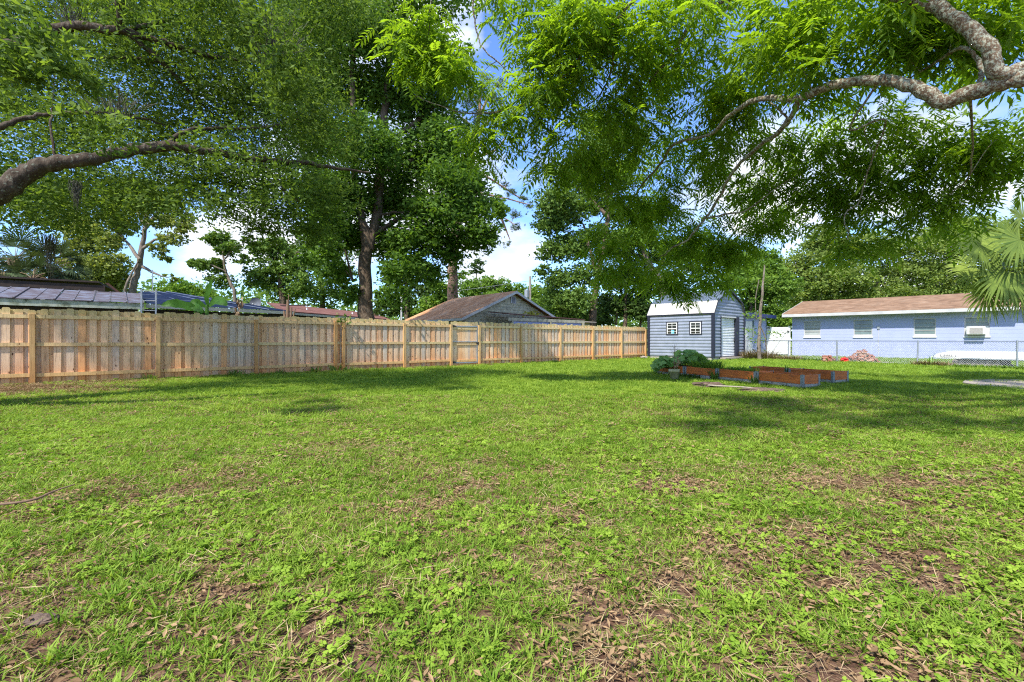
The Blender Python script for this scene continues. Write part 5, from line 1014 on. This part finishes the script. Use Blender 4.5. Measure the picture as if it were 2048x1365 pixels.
weeds('leafy_greens', 'tall bright grassy greens standing in the third front bed', along(pA + nA * .15 + [0, 0, .25], pA + dA * 1.2 + nA * .45 + [0, 0, .25], 12), .26, .17, 60, M['lf_bright'], 3)
weeds('leafy_greens', 'shorter green weeds growing in the second front bed', along(rowA + dA * 1.5 + nA * .3 + [0, 0, .23], rowA + dA * 2.3 + nA * .3 + [0, 0, .23], 7), .16, .16, 45, M['lf_bright'], 4)
weeds('bed_weeds', 'weed tuft growing up between the second and third front beds', [rowA + dA * 2.42 - nA * .07], .30, .10, 90, M['lf_mid'], 5, group='weed tufts against the bed boards'); weeds('bed_weeds', 'weed tuft climbing between the nearest and second front beds', [rowA + dA * 1.2 - nA * .06], .26, .09, 70, M['lf_mid'], 6, group='weed tufts against the bed boards')
weeds('bed_weeds', 'low dark weeds along the foot of the far front bed, right of the pot', along(rowA + dA * 3.0 - nA * .1, rowA + dA * 4.0 - nA * .1, 5), .14, .12, 40, M['lf_dark'], 7, group='weed tufts against the bed boards'); weeds('bed_weeds', 'single spiky weed sprouting from the rear bed corner', [rowB + dA * 1.24 + [0, 0, .2]], .22, .03, 14, M['lf_mid'], 8, group='weed tufts against the bed boards')
# pot with dead sapling
pt = thing('plant_pot', 'dirty cream plastic pot with a bare dead sapling beside the raised bed', 'plant pot', on_ground(1348.5, 12.9))
MB().lathe([(.0, 0), (.105, 0), (.135, .19), (.146, .19), (.150, .265), (.142, .265), (.138, .20), (.0, .20)], 24).build('pot', M['pot'], pt); MB().lathe([(.0, .222), (.137, .218)], 20).build('soil', M['soil'], pt)
sp_ = MB(); sp_.tube([(0, 0, .2), (.005, 0, .5), (.0, .01, .75), (.01, 0, .95)], [.010, .008, .006, .003], 6)
for (z_, dx, dz) in ((.62, -.10, .16), (.66, .09, .15), (.72, -.12, .12), (.76, .11, .10), (.82, -.06, .12), (.84, .07, .12), (.70, .04, .2)): sp_.tube([(0, 0, z_), (dx * .6, 0, z_ + dz * .5), (dx, .01, z_ + dz)], [.004, .003, .0015], 4, cap=False)
sp_.build('dead_sapling', M['twig'], pt)
C = rng.normal(0, 1, (60, 3)) * [.05, .05, .1] + [.09, 0, .46]; V, Fc = leaf_quads(C, .07, .035); obj('withered_leaves', np_mesh('withered_leaves', V, Fc, M['thatch'], rng.random(60)), pt)
# dead clump + vine-wrapped trunk behind the chain-link fence
def line_pts(px0, px1, Y0, Y1, n_): return [on_ground(px0 + (px1 - px0) * (k + .5) / n_, Y0 + (Y1 - Y0) * (k + .5) / n_) for k in range(n_)]
weeds('dry_plant_clump', 'tall dry brown plant clump at the foot of the vine-wrapped trunk', line_pts(1492, 1545, 26.6, 25.6, 9), .55, .35, 90, M['lf_dead'], 9, lean=.9); weeds('dry_plant_clump', 'lower dry olive clump in front of the vinyl gate', line_pts(1548, 1600, 25.4, 24.2, 9), .28, .25, 60, M['lf_dead'], 10, lean=.9)
weeds('dry_plant_clump', 'dry brown plants along the fence left of the boat', line_pts(1832, 1900, 19.6, 18.4, 9), .24, .2, 60, M['lf_dead'], 12, lean=.9); weeds('agave_plant', 'spiky grey-green plant growing before the bow of the boat', [on_ground(1862, 19.0)], .55, .06, 26, M['lf_squash'], 13, lean=.8)
weeds('fence_weeds', 'green weeds under the log rounds and right fence post', line_pts(1900, 2060, 18.2, 16.6, 16), .16, .2, 50, M['lf_bright'], 14, lean=.7); weeds('fence_weeds', 'green weeds along the house side near the small brick stacks', line_pts(1600, 1650, 24.4, 23.2, 6), .18, .25, 50, M['lf_bright'], 15, lean=.7)
for (px, Y, s_, lb) in ((670, 15.9, .30, 'leafy weed at the foot of the doubled fence posts'), (695, 16.0, .2, 'low weeds right of the doubled fence posts'), (560, 14.8, .16, 'small weed tuft under the third fence bay'), (630, 15.6, .22, 'weed sprout at the bottom rail left of the doubled posts'), (470, 13.9, .22, 'weed growing through the fence in the second bay'), (300, 12.6, .18, 'yellowish weed sprout near the white-streaked post')):
    weeds('fence_weeds', lb, [on_ground(px, Y)], s_, .16, 50, M['lf_mid'], int(px), lean=.8)
tb = on_ground(1519, 25.6); tt = thing('vine_wrapped_tree', 'slim pale trunk wrapped in bare vines in front of the blue outbuilding', 'tree', tb); mb = MB(); sk = []
limb(mb, [np.array([0, 0, 0]), W(1518, 690, 25.6) - tb, W(1520, 650, 25.6) - tb, W(1522, 610, 25.6) - tb, W(1526, 570, 25.6) - tb, W(1529, 530, 25.6) - tb], [.11, .095, .08, .075, .06, .03], 8, 4, .01, sk)
limb(mb, [W(1533, 700, 25.5) - tb, W(1530, 675, 25.5) - tb, W(1522, 655, 25.5) - tb], [.03, .03, .03], 6); limb(mb, [W(1513, 640, 25.5) - tb, W(1511, 600, 25.5) - tb, W(1518, 560, 25.5) - tb], [.02, .02, .02], 5)
mb.build('trunk', M['palebark'], tt)
C = np.concatenate([W(px, py, 25.5)[None] - tb + rng.normal(0, 1, (n_, 3)) * [.28, .2, .12] for px, py, n_ in ((1500, 663, 50), (1545, 668, 50), (1515, 678, 30), (1520, 640, 20), (1500, 630, 60), (1510, 600, 50), (1540, 560, 40), (1522, 700, 12))])
V, Fc = leaf_quads(C, .15, .07); obj('vine_leaves', np_mesh('vine_leaves', V, Fc, M['lf_bright'], rng.random(len(C))), tt)

# ------------------------------------------------------------------ neighbours' buildings over the wooden fence
gh = thing('cream_garage', 'weathered cream garage with rust-brown shingle roof and mossy gable behind the gate', 'garage', (.05, 25, 0), fz)
GWd, GE, GA, GLn = 3.47, 2.08, 3.60, 5.9      # half width, eave, apex, length; local x along the gable, y away
cg = MB(); zz = .0
prof = []
while zz < GA - .12:                          # lapped boards clipped to the gable
    z1 = min(zz + .14, GA - .12); f = lambda z: (GWd - .25) if z < GE else max(.02, (GWd - .1) * (GA - .06 - z) / (GA - GE))
    for s_ in (1,): cg.add([(-f(zz), -.022, zz), (f(zz), -.022, zz), (f(z1), -.004, z1), (-f(z1), -.004, z1), (-f(zz), .0, zz), (f(zz), .0, zz)], [(0, 1, 2, 3), (0, 4, 5, 1)])
    zz = z1
cg.build('gable_wall', M['cream'], gh); MB().bx(-GWd + .25, GWd - .25, .002, GLn, 0, GE).build('wall', M['cream'], gh)
rf = MB(); rf.slab([(-GWd, -.3, GE), (0, -.3, GA), (0, GLn, GA), (-GWd, GLn, GE)], (0, 0, .06)); rf.slab([(0, -.3, GA), (GWd, -.3, GE), (GWd, GLn, GE), (0, GLn, GA)], (0, 0, .06)); rf.build('roof', M['shingle2'], gh)
for s_ in (-1, 1): MB().slab([(s_ * GWd, -.33, GE - .08), (0, -.33, GA - .08), (0, -.33, GA + .05), (s_ * GWd, -.33, GE + .05)], (0, .028, 0)).build('rake_board', M['fascia'], gh)
MB().bx(-GWd - .03, -GWd, -.3, GLn, GE - .08, GE + .04).build('fascia', M['fascia'], gh)
v_ = MB().bx(-.18, .18, -.05, -.026, 3.0, 3.38).build('gable_vent', M['fascia'], gh); MB().bx(-.12, .12, -.056, -.051, 3.04, 3.34).build('vent_grille', M['dish'], v_)
r = np.random.default_rng(8); ms = MB(); 
for _ in range(60): 
    q = r.normal(0, 1, 2); ms.box((1.35 + q[0] * .26, -.03, 2.52 + q[1] * .07), (r.uniform(.05, .16), .012, r.uniform(.03, .07)))
ms.build('moss_patch', M['moss'], gh)
MB().slab([(-1.9, -.3, 2.45), (3.6, -.3, 2.30), (3.6, -1.9, 2.15), (-1.9, -1.9, 2.28)], (0, 0, .05)).build('porch_roof', M['rusty'], gh)
MB().bx(-1.9, 3.55, -1.93, -1.88, 1.98, 2.13).build('porch_beam', M['cream'], gh); MB().bx(-1.6, 3.3, -1.88, -1.85, 1.5, 1.97).build('porch_panel', M['wallblue'], gh)
for x_ in (-1.7, .9, 3.4): MB().bx(x_ - .05, x_ + .05, -1.99, -1.935, 0, 1.97).build('porch_post', M['cream'], gh)
lo = thing('low_outbuilding', 'low pale flat-roofed outbuilding right of the cream garage', 'outbuilding', (*W(1108, 680, 29)[:2], 0), fz); MB().bx(0, 3.4, 0, 3, 0, 2.2).build('wall', M['cream'], lo); MB().slab([(-.3, -.3, 2.2), (3.7, -.3, 2.2), (3.7, 3, 2.45), (-.3, 3, 2.45)], (0, 0, .06)).build('roof', M['slab'], lo); MB().bx(.8, 2.0, -.02, -.002, 1.7, 2.1).build('window', M['glass'], lo)
# tin-roofed shed
ts = thing('tin_roof_shed', 'dark shed with stained tin roof and mouldy white edge board over the left fence', 'shed', (-11.75, 15.0, 0), fz)
Ltn = 9.0
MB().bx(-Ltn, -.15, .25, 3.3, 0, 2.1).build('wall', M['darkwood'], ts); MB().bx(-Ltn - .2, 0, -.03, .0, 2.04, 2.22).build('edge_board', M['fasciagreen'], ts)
n_ = 22
for k in range(n_):
    x1 = -k * Ltn / n_; x0 = x1 - Ltn / n_ + .012; h = .012 * (k % 2)
    rp_ = MB().slab([(x0, -.06, 2.225 + h), (x1, -.06, 2.225 + h), (x1, 3.2, 2.78 + h), (x0, 3.2, 2.78 + h)], (0, 0, .012)); rp_.slab([(x1 - .035, -.06, 2.24 + h), (x1, -.06, 2.24 + h), (x1, 3.2, 2.795 + h), (x1 - .035, 3.2, 2.795 + h)], (0, 0, .02)); rp_.build('roof_panel', M['tinroof'], ts)
ck = thing('open_clerestory_shed', 'dark open-sided roof structure with posts behind the tin roof', 'shed', (-17.6, 20.0, 0), fz)
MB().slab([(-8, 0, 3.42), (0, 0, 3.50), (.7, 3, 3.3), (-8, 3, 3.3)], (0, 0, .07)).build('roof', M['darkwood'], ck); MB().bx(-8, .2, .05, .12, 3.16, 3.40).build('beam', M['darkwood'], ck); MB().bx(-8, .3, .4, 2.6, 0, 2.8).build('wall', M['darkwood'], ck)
for x_ in (-7, -5.2, -3.4, -1.7, -.1): MB().bx(x_ - .07, x_ + .07, .0, .14, 0, 3.158).build('post', M['pole'], ck)
MB().slab([(0.2, 0, 3.5), (.85, 0, 2.9), (.85, .05, 2.9), (.2, .05, 3.5)], (.1, 0, .02)).build('end_board', M['rusty'], ck)
# blue-covered enclosure
A = np.array([-12.4, 15.9, 2.30]); B = np.array([-9.4, 20.2, 2.30]); P1 = np.array([-16.1, 22.3, 3.35]); P0 = np.array([-16.9, 21.2, 3.25])
be = thing('blue_screen_roof', 'low enclosure roofed in dark blue mesh with pale seams behind the banana plant', 'enclosure', (A[0], A[1], 0)); o_ = np.array([A[0], A[1], 0.])
A_, B_, P1_, P0_ = A - o_, B - o_, P1 - o_, P0 - o_
PB = B_ + np.array([-2.0, 4.5, 0.0])
MB().add([A_, B_, P1_, P0_, PB], [(0, 1, 2, 3), (1, 4, 2)]).build('roof_mesh', M['tarp'], be)
up = np.array([0, 0, .02])
for q in (.28, .55, .8): MB().tube([A_ + (B_ - A_) * q + up, P0_ + (P1_ - P0_) * q + up], .02, 5).build('roof_batten', M['tarp_edge'], be)
for q in (.33, .66): MB().tube([A_ + (P0_ - A_) * q + up, B_ + (P1_ - B_) * q + up], .014, 5).build('roof_batten', M['tarp_edge'], be)
MB().slab([A_ - [0, 0, .02], B_ - [0, 0, .02], B_ - [0, 0, .14], A_ - [0, 0, .14]], (.02, -.02, 0)).build('edge_board', M['fascia'], be)
MB().slab([A_ * [1, 1, 0] + [-.2, .2, 0], B_ * [1, 1, 0] + [-.2, .2, 0], B_ + [-.2, .2, -.16], A_ + [-.2, .2, -.16]], (-.1, .08, 0)).build('wall', M['darkwood'], be)
# red-brown roofed house
E1 = np.array([-10.6, 21.6, 2.36]); E2 = np.array([-8.0, 31.0, 2.36]); R1 = np.array([-15.6, 29.9, 3.40]); R2 = np.array([-12.3, 42.0, 3.36]); o_ = np.array([E1[0], E1[1], 0.])
rh = thing('red_roofed_house', 'low house with faded red-brown shingle roof behind the oak trunk', 'house', tuple(o_)); MB().slab([E1 - o_, E2 - o_, R2 - o_, R1 - o_], (0, 0, .06)).build('roof', M['shingle3'], rh)
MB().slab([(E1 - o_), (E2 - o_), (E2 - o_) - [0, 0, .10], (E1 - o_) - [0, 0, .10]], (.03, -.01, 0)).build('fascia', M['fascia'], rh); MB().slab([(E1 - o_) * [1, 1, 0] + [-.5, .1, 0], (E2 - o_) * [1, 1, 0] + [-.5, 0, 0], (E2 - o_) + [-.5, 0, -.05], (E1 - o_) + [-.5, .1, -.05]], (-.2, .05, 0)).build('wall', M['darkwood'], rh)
c = W(590, 611, 27) - o_; MB().box(c, (1.6, .25, .06)).build('roof_ridge_vent', M['darkwood'], rh)
for (px, py, Y) in ((614, 616, 27), (705, 625, 31)): c = W(px, py, Y) - o_; MB().tube([c - [0, 0, .22], c], .05, 8).build('vent_pipe', M['white'], rh)
# satellite dish, ladder, antenna, banana, poles
ds = thing('satellite_dish', 'dark grey satellite dish on a mast behind the blue roof', 'satellite dish', (*W(513, 680, 24)[:2], 0)); c = W(513, 607, 24); zc = c[2]
MB().tube([(0, 0, 0), (0, 0, zc)], .03, 8).build('mast', M['galv'], ds)
dm = MB(); q = .30; pr = [(r_ * q, .10 * r_ * r_) for r_ in (0.01, .3, .55, .8, 1)]
vs = [(r_ * math.cos(2 * math.pi * j / 20), -d0, zc + r_ * .95 * math.sin(2 * math.pi * j / 20)) for r_, d0 in pr for j in range(20)]; dm.add(vs, [(i * 20 + j, i * 20 + (j + 1) % 20, (i + 1) * 20 + (j + 1) % 20, (i + 1) * 20 + j) for i in range(4) for j in range(20)], True); dm.build('reflector', M['dish'], ds); MB().tube([(0, -.02, zc - .25), (0, -.35, zc - .05)], .012, 6).build('feed_arm', M['galv'], ds)
ld = thing('aluminium_ladder', 'aluminium ladder sticking up over the fence at the end of the tin roof', 'ladder', (*W(297.5, 680, 14.6)[:2], 0), .35); w = 23 / F * 14.6 / 2 * 1.05; top = W(297, 579, 14.6)[2]
for s_ in (-1, 1): MB().bx(s_ * w - .02, s_ * w + .02, -.02, .02, 0, top).build('side_rail', M['ladder'], ld)
for k in range(11): z_ = .25 + k * .3; 
for k in range(int((top - .1) / .3) + 1): MB().tube([(-w, 0, top - .06 - k * .3), (w, 0, top - .06 - k * .3)], .014, 6).build('rung', M['ladder'], ld)
an = thing('tv_antenna', 'thin television antenna mast above the ladder', 'antenna', (*W(305, 680, 22)[:2], 0)); zt = W(303, 540, 22)[2]; MB().tube([(0, 0, 0), (0, 0, zt)], .02, 6).build('mast', M['galv'], an)
for k, (zz, w) in enumerate(((zt - .1, .22), (zt - .35, .3), (zt - .6, .38))): MB().tube([(-w, .02, zz), (w, -.02, zz + .03)], .008, 4).build('element', M['galv'], an)
up_ = thing('utility_pole', 'grey wooden utility pole with a pale box right of the garage gable', 'utility pole', (*W(1060, 680, 42)[:2], 0)); zt = W(1060, 553, 42)[2]; MB().tube([(0, 0, 0), (0, 0, zt)], [.15, .11], 10).build('pole', M['pole'], up_); zb = W(1055, 588, 42)[2]; MB().tube([(-.3, -.1, zb - .35), (-.3, -.1, zb + .35)], .22, 12).build('transformer', M['galv'], up_)
up2 = thing('utility_pole', 'thin white pole among the trees left of the garage roof', 'utility pole', (*W(803, 680, 34)[:2], 0)); MB().tube([(0, 0, 0), (0, 0, W(803, 590, 34)[2])], .07, 8).build('pole', M['fascia'], up2)
wire_p = [W(560, 592, 48), W(700, 588, 46), W(880, 585, 44), W(1060, 562, 42)]; P = smooth(wire_p, 6); o = MB().tube(P, .018, 4).build('overhead_wire', M['dish']); tag(o, 'thin overhead wire running to the utility pole', 'wire')
bp = np.array([*W(414, 680, 14.9)[:2], 0.]); bn = thing('banana_plant', 'banana plant with broad arching leaves poking over the fence', 'plant', bp)
MB().tube([(0, 0, 0), (0, 0, 1.2), (.0, 0, W(414, 610, 14.9)[2])], [.10, .08, .045], 10).build('stem', M['lf_squash'], bn)
def banana(pts, wid, T0, mat='lf_banana', nm='leaf'):
    P = smooth([W(*p) - bp for p in pts], 6); P = np.array(P); n_ = len(P); vs, fs, T = [], [], []
    for i in range(n_):
        u = i / (n_ - 1); t_ = P[min(i + 1, n_ - 1)] - P[max(i - 1, 0)]; s_ = np.cross(t_, [.1, -1, .25]); s_ /= np.linalg.norm(s_) + 1e-9; ww = wid * math.sin(math.pi * min(1, u * .97 + .03)) ** .6 * (1 + rng.normal(0, .07)); nn_ = np.array([0, -.25 * ww, .15 * ww]); vs += [P[i] + s_ * ww + nn_, P[i], P[i] - s_ * ww + nn_]
    for i in range(n_ - 1):
        b = 3 * i; fs += [(b, b + 1, b + 4, b + 3), (b + 1, b + 2, b + 5, b + 4)]; T += [T0, T0 + .1]
    obj(nm, np_mesh(nm, vs, fs, M[mat], T), bn)
banana([(416, 612, 14.9), (414, 595, 14.8), (420, 575, 14.7), (424, 558, 14.6)], .085, .6); banana([(412, 615, 14.9), (395, 605, 14.8), (388, 612, 14.7), (400, 620, 14.6), (405, 626, 14.6)], .12, .5); banana([(418, 614, 14.9), (432, 603, 14.8), (447, 606, 14.7), (455, 612, 14.7)], .12, .4); banana([(410, 625, 14.8), (375, 613, 14.6), (345, 608, 14.4), (322, 612, 14.3)], .13, .5); banana([(404, 632, 14.8), (396, 626, 14.7), (392, 628, 14.6)], .10, .1); banana([(418, 610, 14.9), (426, 598, 14.9), (440, 591, 15)], .02, .3)
b2 = thing('withered_banana_plant', 'withered brown banana stalk with hanging dead leaf above the fence', 'plant', (*W(477, 680, 16)[:2], 0)); o2 = np.array([*W(477, 680, 16)[:2], 0.])
MB().tube([(0, 0, 0), (0, 0, 1.6), W(474, 625, 16) - o2], [.1, .08, .05], 8).build('stem', M['thatch'], b2); C = np.concatenate([W(480, 608, 16) - o2 + rng.normal(0, 1, (30, 3)) * [.05, .05, .09], W(474, 628, 16) - o2 + rng.normal(0, 1, (30, 3)) * [.04, .04, .1]]); V, Fc = leaf_quads(C, .2, .06, None, .1, 1.5); obj('dead_leaves', np_mesh('dead_leaves', V, Fc, M['thatch'], rng.random(len(C))), b2)
st_ = np.array([*W(577, 680, 17)[:2], 0.]); s3 = thing('cut_shrub_stump', 'cluster of dark bare cut-back stems above the fence', 'shrub', tuple(st_))
for (px0, px1, py, rr) in ((575, 576, 600, .07), (570, 568, 622, .045), (582, 583, 616, .04), (586, 590, 618, .03), (579, 577, 590, .02)): MB().tube([np.array([0, 0, 0]), W(px0, 640, 17) - st_, W(px1, py, 17) - st_], [rr * 1.2, rr, rr * .7], 7).build('stem', M['twig'], s3)
# vine on the fence top
C = W(684, 638, 16.2) + rng.normal(0, 1, (50, 3)) * [.14, .05, .1]; c0 = C.mean(0); V, Fc = leaf_quads(C - c0, .11, .08); o = obj('fence_vine', np_mesh('fence_vine', V, Fc, M['lf_mid'], rng.random(50)), None, tuple(c0)); tag(o, 'sprig of vine hanging over the fence top by the doubled posts', 'vine')

# ------------------------------------------------------------------ small things on the lawn
P = [G(-40, 1030), G(30, 1027), G(75, 1021), G(110, 1008), G(150, 997)]; c0 = P[2]; P = [p - c0 + [0, 0, .055 + .01 * k] for k, p in enumerate(P)]
o = MB().tube(smooth(P, 4), rads([.009, .008, .008, .006, .004], 0, 17), 6).build('fallen_branch', M['twig'], None, loc=tuple(c0)); tag(o, 'thin brown fallen branch lying on the lawn at the left edge', 'branch')
lump('grey_stone', 'flat grey stone half hidden in the foreground grass at the left', 'stone', G(82, 1245), (.06, .035, .013), M['soil'], 9, .12)
P = [G(1395, 772), G(1440, 775), G(1480, 777), G(1530, 781)]; c0 = P[0]; o = MB().tube([p - c0 + [0, 0, .03] for p in P], .018, 6).build('wooden_stake', M['logend'], None, loc=tuple(c0)); tag(o, 'weathered pale stick lying on the bare dirt before the raised beds', 'stick')
for k, (px, py, dm, lb) in enumerate(((1415, 772, (.35, .2, .06), 'grey heap of dry mulch left on the dirt before the beds'), (1525, 783, (.5, .18, .05), 'dark low heap of mulch right of the dirt patch'))):
    lump('mulch_heap', lb, 'mulch', G(px, py) - [0, 0, .03], dm, M['soil'], 20 + k, .14)
